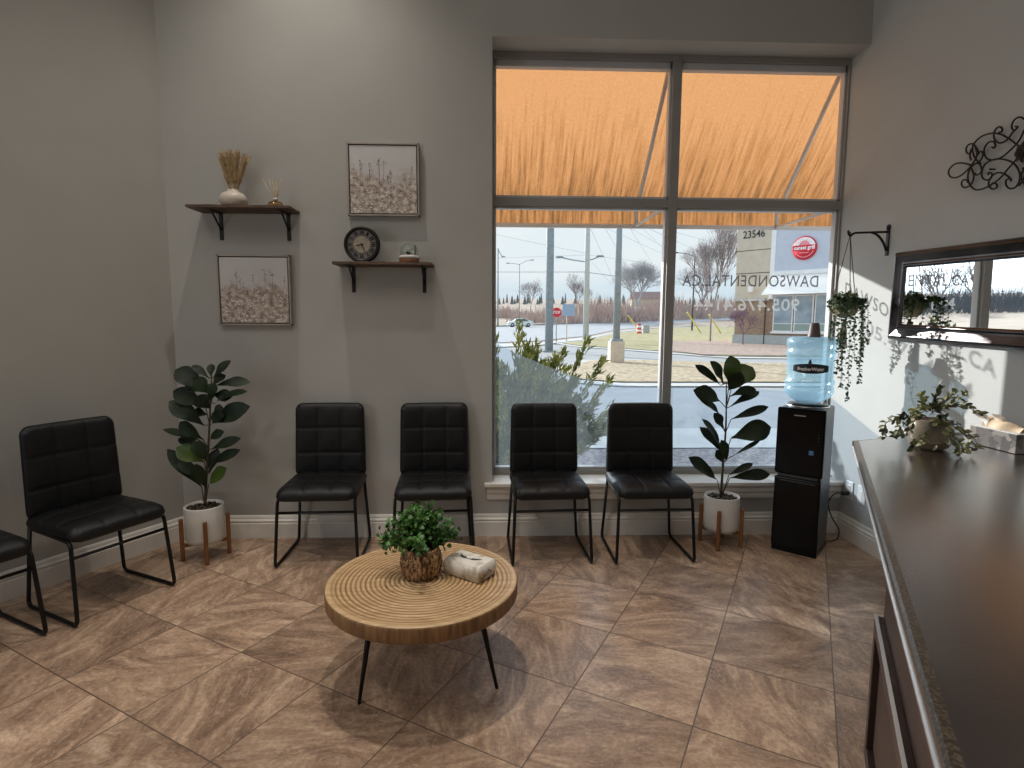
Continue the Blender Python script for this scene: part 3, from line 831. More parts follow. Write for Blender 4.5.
for i, s in enumerate('XII I II III IIII V VI VII VIII IX X XI'.split()):
    a = -TAU * i / 12
    m2 = mtx @ Matrix.Rotation(a, 4, 'Z') @ Matrix.Translation((0, .0685, .0112))
    text_obj(s, 'numeral', M['clock_dark'], ck, width=min(.0075 * len(s) + .005, .026), height=.022, depth=0, mtx=m2, bold=.035)
for a, L, w in ((258, .044, .0045), (157, .052, .0038)):
    b = MB(); m2 = mtx @ Matrix.Rotation(-R(a), 4, 'Z')
    b.add([(-w / 2, -.014, .0135), (w / 2, -.014, .0135), (w * .7, L * .6, .0135), (0, L, .0135), (-w * .7, L * .6, .0135)], [(0, 1, 2, 3, 4)])
    put(b, 'hand', M['clock_dark'], ck, m2)
b = MB(); b.bb(-.045, .045, -.03, .03, 0, .006); b.build('foot', M['clock_dark'], ck, bevel=.002)

tr = thing('terrarium', 'small glass dome terrarium with succulent on a wooden base on lower wall shelf', 'terrarium', (-.518, 3.628, Z2))
b = MB(); b.lathe([(0, 0), (.058, 0), (.062, .004), (.062, .026), (.0, .026)], n=40); b.build('wood_base', M['stand_wood'], tr)
b = MB(); b.lathe([(0, .026), (.064, .026), (.064, .040), (.058, .044), (0, .044)], n=40); b.build('sand', M['pot_white'], tr)
b = MB(); b.lathe([(.054, .040), (.055, .075), (.048, .100), (.030, .114), (.0, .118)], n=40); b.build('glass_dome', M['clear'], tr)
b = MB()
for i in range(26):
    a = rg.uniform(0, TAU); e = rg.uniform(.3, 1.4)
    d = Vector((math.cos(a) * math.cos(e), math.sin(a) * math.cos(e), math.sin(e))) * .03
    b.leaf((-.006, 0, .044), Vector((-.006, 0, .044)) + d, .010, n=4, shape='oval')
b.build('succulent', M['fiddle'], tr, normals=False)
b = MB(); b.tube([(.038, -.01, .044), (.039, -.01, .110)], .004, n=8); b.build('candle_stick', M['stem'], tr)

# ------------------------------------------------------------------ two framed canvases
def canvas_mat(name, seed, hz):
    m, nt, N, L, P = new_mat(name)
    tc = N.new('ShaderNodeTexCoord')
    mp = N.new('ShaderNodeMapping'); mp.inputs['Location'].default_value = (seed, 0, seed * 2)
    L.new(tc.outputs['Object'], mp.inputs['Vector'])
    sx = N.new('ShaderNodeSeparateXYZ'); L.new(tc.outputs['Object'], sx.inputs[0])
    n1 = N.new('ShaderNodeTexNoise'); n1.inputs['Scale'].default_value = 34; n1.inputs['Detail'].default_value = 7
    L.new(mp.outputs[0], n1.inputs['Vector'])
    n0 = N.new('ShaderNodeTexNoise'); n0.inputs['Scale'].default_value = 8; L.new(mp.outputs[0], n0.inputs['Vector'])
    r1 = N.new('ShaderNodeValToRGB'); e = r1.color_ramp.elements
    e[0].position = .34; e[0].color = srgb(140, 122, 110); e[1].position = .66; e[1].color = srgb(222, 212, 202)
    q = e.new(.48); q.color = srgb(180, 164, 150)
    L.new(n1.outputs['Fac'], r1.inputs['Fac'])
    r2 = N.new('ShaderNodeValToRGB'); r2.color_ramp.elements[0].color = srgb(198, 195, 193); r2.color_ramp.elements[1].color = srgb(212, 209, 207)
    L.new(n0.outputs['Fac'], r2.inputs['Fac'])
    ad = N.new('ShaderNodeMath'); ad.operation = 'MULTIPLY_ADD'; ad.inputs[1].default_value = .22; L.new(n0.outputs['Fac'], ad.inputs[0]); L.new(sx.outputs['Z'], ad.inputs[2])
    mr = N.new('ShaderNodeMapRange'); mr.inputs['From Min'].default_value = hz + .08; mr.inputs['From Max'].default_value = hz + .15
    L.new(ad.outputs[0], mr.inputs['Value'])
    mx = N.new('ShaderNodeMixRGB'); L.new(mr.outputs[0], mx.inputs['Fac']); L.new(r1.outputs[0], mx.inputs[1]); L.new(r2.outputs[0], mx.inputs[2])
    L.new(mx.outputs[0], P.inputs['Base Color']); P.inputs['Roughness'].default_value = .7
    return m
def picture(x0, x1, z0, z1, label, seed, hz):
    cx, cz = (x0 + x1) / 2, (z0 + z1) / 2
    w, h = x1 - x0, z1 - z0
    t = thing('framed_canvas', label, 'painting', (cx, YW, cz), 0, 'framed wildflower canvases')
    b = MB(); d = .036; f = .010
    for (a0, a1, c0, c1) in ((-w / 2, -w / 2 + f, -h / 2, h / 2), (w / 2 - f, w / 2, -h / 2, h / 2), (-w / 2, w / 2, -h / 2, -h / 2 + f), (-w / 2, w / 2, h / 2 - f, h / 2)):
        b.bb(a0, a1, -d, -.001, c0, c1)
    b.build('frame', M['frame_wood'], t, bevel=.001)
    b = MB(); b.bb(-w / 2 + f, w / 2 - f, -.020, -.001, -h / 2 + f, h / 2 - f); b.build('shadow_gap', M['frame_dark'], t)
    rg = random.Random(seed)
    W, Hh = w / 2 - f - .007, h / 2 - f - .007
    b = MB(); b.bb(-W, W, -.031, -.020, -Hh, Hh)
    hzv = hz
    def blob(x, z, rx, rz, y, mi, n=7):
        b.mi = mi
        vs = [(x + rx * math.cos(TAU * k / n) * rg.uniform(.7, 1.15), y, z + rz * math.sin(TAU * k / n) * rg.uniform(.7, 1.15)) for k in range(n)]
        if any(abs(p[0]) > W or abs(p[2]) > Hh for p in vs): return
        b.add(vs, [tuple(range(n))])
    for i in range(330):
        z = -Hh + (hzv + Hh) * rg.random() ** 1.2; x = rg.uniform(-W, W)
        blob(x, z, rg.uniform(.0008, .003), rg.uniform(.002, .007), -.0313 - i * 1e-6, 2)
    for i in range(150):
        z = -Hh + (hzv - .01 + Hh) * rg.random() ** 1.3; x = rg.uniform(-W, W); s = .6 + .8 * (1 - (z + Hh) / (hzv + Hh))
        blob(x, z, rg.uniform(.004, .010) * s, rg.uniform(.002, .0045) * s, -.0318 - i * 1e-6, 1 if rg.random() < .7 else 3)
    for i in range(13):
        x = rg.uniform(-W * .9, W * .9); z0_ = hzv - .03; z1_ = hzv + rg.uniform(.01, .12)
        dx = rg.uniform(-.012, .012)
        b.mi = 2
        b.add([(x - .0006, -.0322, z0_), (x + .0006, -.0322, z0_), (x + dx + .0005, -.0322, z1_), (x + dx - .0005, -.0322, z1_)], [(0, 1, 2, 3)])
        for j in range(4): blob(x + dx + rg.gauss(0, .006), z1_ - rg.uniform(0, .04), .003, .004, -.0323, 2, 5)
    b.build('canvas', [canvas_mat('painted field %d' % seed, seed, hzv), mat('cream petals', srgb(230, 222, 212), .7), mat('umber stems', srgb(110, 96, 86), .8), mat('taupe petals', srgb(190, 174, 160), .7)], t, normals=False)
picture(-.906, -.459, 2.105, 2.549, 'square framed wildflower canvas hanging above the round clock', 4, .010)
picture(-1.737, -1.281, 1.416, 1.858, 'square framed wildflower canvas hanging below shelf with the pampas vase', 9, .015)

# ------------------------------------------------------------------ water cooler (local x along front, y depth, front at y=0)
CR = R(-42)
wc = thing('water_cooler', 'tall glossy black water cooler standing in the right corner under the blue bottle', 'water cooler', (1.800, 3.462, 0), CR)
W_, D_ = .262, .300
b = MB(); b.bb(.004, W_ - .004, .018, D_, .012, .925); b.build('casing', M['cooler_side'], wc, bevel=.012, seg=3)
b = MB(); b.bb(-.006, W_ + .006, -.004, .02, .505, .925); b.build('upper_front', M['cooler'], wc, bevel=.010, seg=3)
b = MB(); b.bb(W_ - .002, W_ + .006, .01, .085, .60, .92); b.build('side_wing', M['cooler_side'], wc, bevel=.003)
b = MB(); b.bb(-.002, W_ + .002, -.012, .02, .03, .488); b.build('lower_door', M['cooler'], wc, bevel=.010, seg=3)
b = MB(); b.bb(.03, W_ - .03, -.0155, -.011, .462, .470); b.build('door_handle', M['cooler_side'], wc, bevel=.001)
b = MB(); b.bb(.02, W_ - .02, -.008, .02, .489, .504); b.build('drip_tray', M['cooler_side'], wc, bevel=.002)
b = MB(); b.bb(0, W_, .0, D_, 0, .03); b.build('plinth', M['cooler'], wc, bevel=.004)
b = MB(); b.bb(.186, .212, -.0052, -.0042, .645, .672); b.build('energy_sticker', M['blue_sticker'], wc)
b = MB(); b.bb(.092, .158, -.0052, -.0042, .878, .884); b.build('badge', M['chrome'], wc)
for z in (.755, .735, .775):
    b = MB(); b.lathe([(0, 0), (.004, 0), (.004, .001), (0, .001)], n=12)
    b.v = [(x + .235, -z_ - .0042, y + z) for x, y, z_ in b.v]; b.build('indicator_light', M['cooler_side'], wc)
b = MB(); b.lathe([(0, .925), (.118, .925), (.122, .932), (.112, .944), (.078, .950), (.060, .944), (0, .944)], (W_ / 2, D_ / 2, 0), n=40); b.build('bottle_collar', M['cooler'], wc)
b = MB(); b.lathe([(.118, .9255), (.124, .9255), (.124, .934), (.118, .934)], (W_ / 2, D_ / 2, 0), n=40); b.build('collar_ring', M['chrome'], wc)
bc = Vector((1.800, 3.462, 0)) + Matrix.Rotation(CR, 3, 'Z') @ Vector((W_ / 2, D_ / 2, 0))
bt = thing('water_bottle', 'large translucent blue water bottle with dark label upside down on the black cooler', 'water bottle', (bc.x, bc.y, .951), R(-28))
BSX, BSZ = 1.05, 1.075
bp = [(.0, .0), (.052, .0), (.075, .008), (.112, .030), (.130, .052), (.135, .070), (.134, .085), (.128, .094), (.128, .100), (.134, .108), (.135, .125), (.130, .134), (.1265, .142),
      (.1265, .262), (.130, .270), (.134, .280), (.134, .300), (.128, .310), (.128, .316), (.134, .326), (.135, .350), (.132, .366), (.120, .378), (.105, .382), (.0, .378)]
bp = [(r * BSX, z * BSZ) for r, z in bp]
b = MB(); b.lathe(bp, n=64, f=lambda a, z: 1 + .004 * math.sin(a * 9 + z * 60) * (z > .04)); b.build('bottle_body', M['water'], bt)
b = MB(); n = 28; vs = []
for i in range(n + 1):
    a = -math.pi / 2 - .78 + 1.56 * i / n
    u = 2 * i / n - 1
    hh = .030 - .013 * abs(u) ** 2.2
    for zz in (-hh, hh): vs.append((.1370 * math.cos(a), .1370 * math.sin(a), .220 + zz))
b.add(vs, [(2 * i, 2 * i + 2, 2 * i + 3, 2 * i + 1) for i in range(n)]); b.build('label', M['label_dark'], bt)
tx = text_obj('FresherWater', 'label_lettering', M['sign_white'], bt, width=.150, height=.021, depth=0, bold=.02)
for v_ in tx.data.vertices:
    a = -math.pi / 2 + v_.co.x / .1378; v_.co = Vector((.1382 * math.cos(a), .1382 * math.sin(a), .218 + v_.co.y))
b = MB(); vs = [(0, 0)]
for i in range(16):
    a = TAU * i / 16; r = .012 * (1 + .9 * max(0, math.sin(a)) ** 6)
    vs.append((r * math.cos(a) * .75, r * math.sin(a)))
vs = [(.1378 * math.cos(-math.pi / 2 + (x - .006) / .13), .1378 * math.sin(-math.pi / 2 + (x - .006) / .13), .254 + y) for x, y in vs]
b.add(vs, [(0, i, i % 16 + 1) for i in range(1, 17)]); b.build('drop_emblem', M['cooler_side'], bt)
cp_ = thing('paper_cup', 'small brown cup turned upside down on top of the blue water bottle', 'cup', (bc.x - .005, bc.y - .03, 1.3605))
b = MB(); b.lathe([(0, .088), (.020, .088), (.026, .082), (.037, .004), (.039, .0), (.036, .0), (.024, .08), (0, .082)], n=28); b.build('cup_body', M['brown_cup'], cp_)
# outlets and power cord on the right wall
def plate(y, z, label, two):
    t = thing('wall_outlet' if two else 'wall_plate', label, 'outlet', (XR, y, z))
    b = MB(); b.bb(-.006, 0, -.038, .038, -.060, .060); b.build('cover_plate', M['plate'], t, bevel=.003)
    if two:
        for dz in (.020, -.020):
            b = MB(); b.bb(-.008, -.005, -.016, .016, dz - .014, dz + .014); b.build('socket', M['trim'], t, bevel=.002)
            b = MB()
            for dy in (-.006, .006): b.bb(-.0085, -.0079, dy - .0012, dy + .0012, dz - .004, dz + .006)
            b.build('slot', M['cord'], t)
    else:
        b = MB(); b.bb(-.008, -.005, -.012, .012, -.028, .028); b.build('insert', M['trim'], t, bevel=.002)
plate(3.622, .335, 'white duplex outlet low on right wall with black plug in it', True)
plate(3.497, .338, 'white blank wall plate beside the outlet, nearest the counter', False)
b = MB(); b.bb(-.055, -.009, -.014, .014, -.014, .014); plug_ = b.build('plug', M['cord'], None, bevel=.005)
b = MB(); b.tube(smooth_path([(-.055, 0, 0), (-.10, .01, -.01), (-.13, .02, -.08), (-.11, 0, -.17), (-.09, -.05, -.235), (-.12, -.08, -.29), (-.19, -.06, -.309), (-.27, .0, -.310), (-.335, .055, -.300)], 8), .0042, n=8); cbl = b.build('power_cord', M['cord'], wc); plug_.parent = cbl
cbl.matrix_local = (Matrix.Translation((1.800, 3.462, 0)) @ Matrix.Rotation(CR, 4, 'Z')).inverted() @ Matrix.Translation((XR, 3.622, .315))

# ------------------------------------------------------------------ mirror
mr_ = thing('wall_mirror', 'long rectangular mirror in a wide dark pewter frame on right wall above counter', 'mirror', (XR - .012, 2.463, 1.582))
mr_.rotation_euler = (.029, -.009, .010)
PF = [(0, 0), (.012, 0), (.020, .006), (.026, .012), (.028, .022), (.022, .040), (.016, .060), (.016, .070), (.022, .076), (.022, .082), (.012, .092), (0, .092)]   # (out, inward)
hy, hz = .852, .252
corner = [(-hy, -hz), (hy, -hz), (hy, hz), (-hy, hz)]
b = MB(); vs = []
for (cy_, cz_) in corner:
    for o_, i_ in PF:
        vs.append((-o_, cy_ - math.copysign(i_, cy_), cz_ - math.copysign(i_, cz_)))
n = len(PF); fs = []
for c_ in range(4):
    e_ = (c_ + 1) % 4
    fs += [(c_ * n + k, c_ * n + (k + 1) % n, e_ * n + (k + 1) % n, e_ * n + k) for k in range(n)]
b.add(vs, fs)
M['pewter'] = mat('dark pewter frame', srgb(58, 55, 56), .26, metal=.85, col2=srgb(84, 80, 80), scale=6)
b.build('frame', M['pewter'], mr_, bevel=.0015)
mm = mat('mirror glass', (.92, .93, .93, 1), .0, metal=1, col2=(.92, .93, .93, 1))
b = MB(); b.bb(-.010, -.002, -hy + .085, hy - .085, -hz + .085, hz - .085); b.build('mirror_glass', mm, mr_)

# ------------------------------------------------------------------ wrought iron scroll art
SCROLL = [[(2.792, 2.272), (2.812, 2.307), (2.835, 2.331), (2.859, 2.335), (2.872, 2.321), (2.866, 2.298), (2.849, 2.289), (2.844, 2.301)], [(2.776, 2.223), (2.808, 2.252), (2.831, 2.294), (2.83, 2.327), (2.792, 2.35), (2.736, 2.35), (2.683, 2.33), (2.631, 2.292), (2.579, 2.245)], [(2.838, 2.232), (2.893, 2.256), (2.942, 2.261), (2.973, 2.237), (2.956, 2.203), (2.91, 2.191), (2.863, 2.205), (2.827, 2.232), (2.807, 2.257), (2.805, 2.279), (2.82, 2.316)], [(2.836, 2.254), (2.846, 2.283), (2.838, 2.31)], [(2.689, 2.34), (2.675, 2.339), (2.674, 2.351), (2.69, 2.365), (2.71, 2.36), (2.717, 2.336), (2.704, 2.306), (2.675, 2.288), (2.64, 2.293), (2.618, 2.316), (2.597, 2.328), (2.595, 2.334), (2.606, 2.339)], [(2.594, 2.329), (2.612, 2.324), (2.625, 2.345), (2.616, 2.369), (2.589, 2.374), (2.561, 2.354)], [(2.722, 2.284), (2.708, 2.275), (2.703, 2.287), (2.717, 2.307), (2.743, 2.31), (2.762, 2.292), (2.761, 2.263), (2.74, 2.234), (2.704, 2.22), (2.661, 2.221), (2.623, 2.238), (2.58, 2.269), (2.558, 2.31)], [(2.798, 2.268), (2.796, 2.278), (2.778, 2.279), (2.768, 2.261), (2.781, 2.237), (2.808, 2.23), (2.834, 2.216), (2.847, 2.186), (2.836, 2.144), (2.801, 2.107), (2.76, 2.097), (2.708, 2.105), (2.66, 2.125), (2.616, 2.163), (2.576, 2.195)], [(2.804, 2.186), (2.801, 2.176), (2.784, 2.173), (2.769, 2.185), (2.778, 2.216), (2.8, 2.231)], [(2.832, 2.218), (2.812, 2.178), (2.815, 2.145), (2.836, 2.129), (2.864, 2.129), (2.882, 2.15), (2.872, 2.168), (2.849, 2.16), (2.845, 2.148)], [(2.726, 2.156), (2.727, 2.168), (2.708, 2.158), (2.709, 2.139), (2.729, 2.133), (2.757, 2.149), (2.766, 2.18), (2.748, 2.214), (2.703, 2.221), (2.652, 2.208), (2.601, 2.179), (2.567, 2.137), (2.557, 2.094), (2.573, 2.066), (2.602, 2.065), (2.624, 2.085), (2.625, 2.109), (2.606, 2.109), (2.601, 2.097)], [(2.6, 2.105), (2.627, 2.13), (2.663, 2.151), (2.697, 2.151), (2.717, 2.132), (2.718, 2.105), (2.696, 2.084), (2.674, 2.086), (2.676, 2.102), (2.696, 2.112), (2.705, 2.106)], [(2.537, 2.143), (2.55, 2.12), (2.548, 2.093), (2.529, 2.067)]]
SCY = 2.543
SCZ = 2.212
sa = thing('scroll_wall_art', 'black wrought iron scroll wall decoration with leafy centre high on right wall', 'wall art', (XR, SCY, SCZ))
for sgn in (1, -1):
    for P in SCROLL:
        b = MB(); b.tube(smooth_path([(-.028, sgn * (y - SCY), z - SCZ) for y, z in P], 5), .0042, n=7)
        b.build('scroll', M['bracket'], sa)
b = MB()
for ring, (nn_, rr) in enumerate(((8, .052), (8, .036), (6, .022))):
    for k in range(nn_):
        a = TAU * (k + .5 * ring) / nn_
        p0 = Vector((-.032 - ring * .004, 0, 0)); b.leaf(p0, p0 + Vector((-.006 * ring, math.cos(a) * rr, math.sin(a) * rr)), .026, up=(-1, 0, 0), n=5, shape='oval')
b.lathe([(0, 0), (.012, 0), (.010, .006), (0, .008)], n=14)
b.v[-56:] = [(-.040 - z, x, y) for x, y, z in b.v[-56:]]
b.build('leafy_centre', M['bracket'], sa, normals=False)
for dy in (-.18, .18):
    b = MB(); b.tube([(-.001, dy, -.03), (-.028, dy, -.03)], .004); b.build('standoff', M['bracket'], sa)

# ------------------------------------------------------------------ bracket and hanging planter
wb = thing('plant_bracket', 'black iron wall bracket with curved brace holding the hanging planter', 'bracket', (XR, 3.432, 1.938))
b = MB(); b.bb(-.008, 0, -.012, .012, -.082, .090); b.lathe([(0, 0), (.016, 0), (.016, .008), (0, .008)], n=20)
b.v[8:] = [(-z, x, y + .088) for x, y, z in b.v[8:]]; b.build('back_plate', M['bracket'], wb, bevel=.001)
b = MB(); b.tube(round_path([(-.004, 0, .060), (-.215, 0, .052), (-.238, 0, .030), (-.250, 0, .046), (-.252, 0, .066)], .014), .0065, n=8); b.build('arm', M['bracket'], wb)
b = MB(); b.tube(smooth_path([(-.110, 0, .056), (-.070, 0, .040), (-.030, 0, -.005), (-.010, 0, -.052)], 6), .0075, n=8); b.build('brace', M['bracket'], wb)

HX, HY = XR - .238, 3.432
hp = thing('hanging_planter', 'small trailing green plant in cord hung planter below black wall bracket', 'hanging plant', (HX, HY, 1.48))
b = MB(); b.lathe([(0, .0), (.034, .002), (.058, .020), (.072, .055), (.074, .100), (.070, .104), (.066, .09), (0, .085)], n=36); b.build('pot', mat('tan stoneware', srgb(150, 134, 108), .7, col2=srgb(178, 162, 134), scale=14), hp)
for a in (15, 135, 255):
    ca, sa_ = math.cos(R(a)), math.sin(R(a))
    b = MB(); b.tube([(0, 0, .500), (.076 * ca, .076 * sa_, .100), (.068 * ca, .068 * sa_, .035), (.040 * ca, .040 * sa_, -.004), (0, 0, -.012)], .0026, n=5); b.build('cord', M['jute'], hp)
b = MB(); b.tube([(0, 0, .49), (0, 0, .515)], .006, n=6); b.build('hanging_loop', M['jute'], hp)
rg = random.Random(5)
b = MB()
for k in range(60):
    a = rg.uniform(0, TAU); r = .016 * math.sqrt(rg.random())
    b.tube([(r * .4 * math.cos(a), r * .4 * math.sin(a), -.008), (r * math.cos(a), r * math.sin(a), -.075), (r * 1.5 * math.cos(a), r * 1.5 * math.sin(a), -.185 + rg.uniform(-.01, .01))], .0011, n=3)
b.tube([(0, 0, -.02), (0, 0, -.035)], .009, n=8)
b.build('tassel', M['jute'], hp)
b = MB()
def leafy(b, c, s, rg_, down=.0):
    d = Vector((rg_.gauss(0, 1), rg_.gauss(0, 1), rg_.gauss(-down, .7))).normalized()
    b.leaf(c, c + d * s, s * .75, up=(rg_.gauss(0, .6), rg_.gauss(0, .6), 1), n=4, shape='oval', bend=.15)
for k in range(620):
    a = rg.uniform(0, TAU); r = .092 * math.sqrt(rg.random()); z = .100 + .055 * (1 - (r / .095) ** 2) * rg.random() - (.05 * rg.random() if r > .065 else 0)
    leafy(b, Vector((r * math.cos(a), r * math.sin(a), z)), rg.uniform(.014, .026), rg)
b.build('foliage', M['ivy'], hp, normals=False)
vines = [((-.100, -.02), -.16, .002), ((-.075, -.055), -.42, .010), ((-.045, -.075), -.50, .022), ((-.125, .02), -.14, -.02), ((.070, -.050), -.30, .0), ((.098, -.01), -.21, .02), ((.045, -.072), -.39, .018), ((.085, .045), -.27, .02), ((-.085, .05), -.33, -.01), ((.0, -.09), -.10, 0), ((.11, -.03), -.16, .015), ((-.06, -.06), -.28, -.015), ((.06, -.065), -.22, .01)]
for (x, y), z1, dx in vines:
    if x < -.01 and z1 < -.12: y = -.112 if x < -.06 else -.118
    b = MB()
    P = smooth_path([(x * .75, y * .75, .105), (x * 1.05, y * 1.05, .09), (x * 1.1 + dx * .5, y * 1.1, z1 * .4), (x * 1.1 + dx, y * 1.1, z1)], 9)
    b.tube(P, .0011, n=4)
    L_ = sum((P[i + 1] - P[i]).length for i in range(len(P) - 1)); nl = int(L_ / .0055)
    for k in range(nl):
        u = k / nl * (len(P) - 1); q = P[int(u)].lerp(P[min(int(u) + 1, len(P) - 1)], u % 1)
        leafy(b, q, rg.uniform(.014, .026), rg, .5)
    b.build('vine', M['ivy'], hp, normals=False)

# ------------------------------------------------------------------ reception counter
F0 = Vector((1.697, 2.563, 0)); D = Vector((-.5055, -.8628, 0)); NI = Vector((.8628, -.5055, 0))
def cp(t, i): p = F0 + D * t + NI * i; return (p.x, p.y)
LEN = 3.3
rc = thing('reception_counter', 'dark brown reception counter with glossy top and moulded edge in the right foreground', 'counter', (F0.x, F0.y, 0))
def rel(pl): return [(x - F0.x, y - F0.y) for x, y in pl]
xw = XR - .004
a2 = F0 + Vector((xw - F0.x, (xw - F0.x) * .302, 0))
bk = Vector((xw, 2.26, 0))
tend = 3.3
top_poly = [cp(.006, .006), (a2.x, a2.y - .006), (bk.x, bk.y), cp(tend, .75), cp(tend, .006)]
b = MB(); b.prism(rel(top_poly), .868, .900); b.build('countertop', M['counter'], rc, bevel=.003)
# nosing along the front
def along(prof, t0, t1, ib, name, m_, bev=0):
    b = MB(); p0 = F0 + D * t0 + NI * ib - F0; p1 = F0 + D * t1 + NI * ib - F0
    b.sweep(prof, p0, p1, -NI); return b.build(name, m_, rc, bevel=bev)
along([(-.012, .872), (.0, .872), (.004, .878), (.004, .894), (-.001, .9012), (-.016, .9016), (-.016, .9)], 0, tend, .006, 'edge_band', M['counter_edge'])
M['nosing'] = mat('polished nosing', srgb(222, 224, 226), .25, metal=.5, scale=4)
along([(-.02, .862), (.006, .862), (.009, .866), (.009, .872), (.006, .876), (-.02, .876)], 0, tend, .006, 'nosing', M['nosing'])
along([(-.04, .846), (-.010, .846), (-.004, .852), (-.002, .860), (-.02, .862), (-.04, .862)], 0, tend, .006, 'lower_moulding', M['nosing'])
# end nosing
b = MB(); e0 = Vector((0, 0, 0)); e1 = Vector((a2.x - F0.x, a2.y - F0.y, 0))
b.sweep([(-.01, .862), (.004, .862), (.004, .898), (-.01, .898)], e0, e1, Vector((-e1.y, e1.x, 0)).normalized()); b.build('end_band', M['counter_edge'], rc)
# body
T0 = 1.11
b = MB(); b.prism(rel([cp(T0 + .003, .050), cp(T0 + .003, .72), cp(tend, .72), cp(tend, .050)]), .10, .868); b.build('cabinet_body', M['cabinet'], rc)
b = MB(); b.prism(rel([cp(T0 + .004, .030), cp(T0 + .004, .70), cp(tend, .70), cp(tend, .030)]), .0, .118); b.build('kick_plate', M['nosing'], rc)
b = MB(); b.prism(rel([cp(.12, .40), cp(.12, .46), cp(T0 + .002, .46), cp(T0 + .002, .40)]), 0, .868); b.build('support_panel', M['cabinet'], rc)
def fbox(t0, t1, z0, z1, i0, i1, name, m_, bev=.002):
    b = MB(); b.prism(rel([cp(t0, i0), cp(t0, i1), cp(t1, i1), cp(t1, i0)]), z0, z1); return b.build(name, m_, rc, bevel=bev)
fbox(T0 - .001, tend, .5702, .5745, .025, .034, 'edge_highlight', M['nosing'], 0)  # added pale strip, stands for the specular line on the top rail edge
t = T0
for k in range(3):
    t1 = t + .70
    fbox(t, t + .045, .12, .57, .027, .050, 'panel_frame', M['cabinet_dark'])
    fbox(t1 - .045, t1, .12, .57, .027, .050, 'panel_frame', M['cabinet_dark'])
    fbox(t + .045, t1 - .045, .525, .57, .027, .050, 'panel_frame', M['cabinet_dark'])
    fbox(t + .045, t1 - .045, .12, .165, .027, .050, 'panel_frame', M['cabinet_dark'])
    fbox(t + .07, t1 - .07, .19, .50, .042, .050, 'inset_panel', M['cabinet'])
    t = t1 + .03

cn = M['counter'].node_tree.nodes['Principled BSDF']; cn.inputs['Coat Weight'].default_value = 1; cn.inputs['Coat Roughness'].default_value = .24; cn.inputs['Coat IOR'].default_value = 1.55
# plant on the counter
CPLANT = [[(1.893, 2.33, 1.06), (1.879, 2.33, 1.119), (1.899, 2.33, 1.182)], [(1.897, 2.33, 1.069), (1.958, 2.33, 1.098), (2.023, 2.33, 1.094), (2.083, 2.33, 1.058)], [(1.901, 2.33, 1.073), (1.983, 2.33, 1.111), (2.044, 2.33, 1.146)], [(1.884, 2.33, 1.069), (1.847, 2.33, 1.102), (1.852, 2.33, 1.144)], [(1.833, 2.33, 1.069), (1.766, 2.33, 1.044), (1.691, 2.33, 1.027), (1.687, 2.33, 0.989)], [(1.833, 2.33, 1.065), (1.768, 2.33, 1.018), (1.738, 2.33, 0.976)], [(1.817, 2.33, 1.052), (1.749, 2.33, 1.048), (1.723, 2.33, 1.052)], [(1.881, 2.33, 1.001), (1.928, 2.33, 0.958), (1.962, 2.33, 0.915)], [(1.89, 2.33, 1.001), (1.912, 2.33, 0.95), (1.906, 2.33, 0.916)], [(1.923, 2.33, 1.018), (1.978, 2.33, 0.984), (2.026, 2.33, 0.979)], [(1.871, 2.33, 1.018), (1.825, 2.33, 0.959), (1.786, 2.33, 0.916)], [(1.924, 2.33, 1.009), (1.986, 2.33, 0.945), (2.008, 2.33, 0.937)], [(1.853, 2.33, 1.035), (1.78, 2.33, 0.976), (1.696, 2.33, 0.959)], [(1.884, 2.33, 1.065), (1.922, 2.33, 1.119), (1.944, 2.33, 1.161)], [(1.86, 2.33, 1.052), (1.866, 2.33, 0.976), (1.844, 2.33, 0.941)]]
CPC = Vector((1.930, 2.400, .9016))
cpl = thing('counter_plant', 'potted plant with dusty green leaves in round grey tan pot on the dark counter', 'plant', CPC)
b = MB(); b.lathe([(0, 0), (.060, 0), (.074, .010), (.086, .045), (.088, .085), (.080, .118), (.070, .130), (.064, .130), (.070, .11), (0, .10)], n=9); 
M['cpot'] = mat('grey tan glazed pot', srgb(112, 104, 96), .35, col2=srgb(150, 134, 112), scale=5)
o_ = b.build('pot', M['cpot'], cpl)
rg = random.Random(12)
stm = MB(); b = MB()
for P in CPLANT:
    P = [Vector(p) - CPC for p in P]
    d0 = rg.uniform(-.06, .06)
    for i, p in enumerate(P): p.y += d0 * i / len(P); p.z = max(p.z, .012)
    P[0] = Vector((P[0].x * .4, P[0].y * .4, max(.11, P[0].z)))
    if P[-1].z < .09:
        for i, p in enumerate(P[1:]):
            h_ = Vector((p.x, p.y, 0))
            if h_.length < .105: p.y -= .11
        P = [P[0], P[0] + Vector((0, -.05, .03)) if P[-1].y < -.05 else P[0] + Vector((P[1].x * .3, 0, .02))] + P[1:]
    Q = smooth_path(P, 6)
    stm.tube(Q, .0018, n=4)
    n = len(Q)
    for k in range(26):
        u = (.2 + .8 * k / 25) * (n - 1); q = Q[int(u)].lerp(Q[min(int(u) + 1, n - 1)], u % 1)
        fw = (Q[min(int(u) + 1, n - 1)] - Q[int(u) - 1]).normalized()
        d = (fw * .7 + Vector((rg.gauss(0, .7), rg.gauss(0, .7), rg.gauss(.1, .6)))).normalized()
        s = rg.uniform(.022, .038)
        e = q + d * s
        if e.z < .004: e.z = .004
        b.leaf(q, e, s * .48, up=(rg.gauss(0, .5), rg.gauss(-.5, .5), 1), n=5, shape='oval', bend=.1)
b.build('foliage', M['eucalyptus'], cpl, normals=False)
stm.build('stem', M['stem'], cpl)

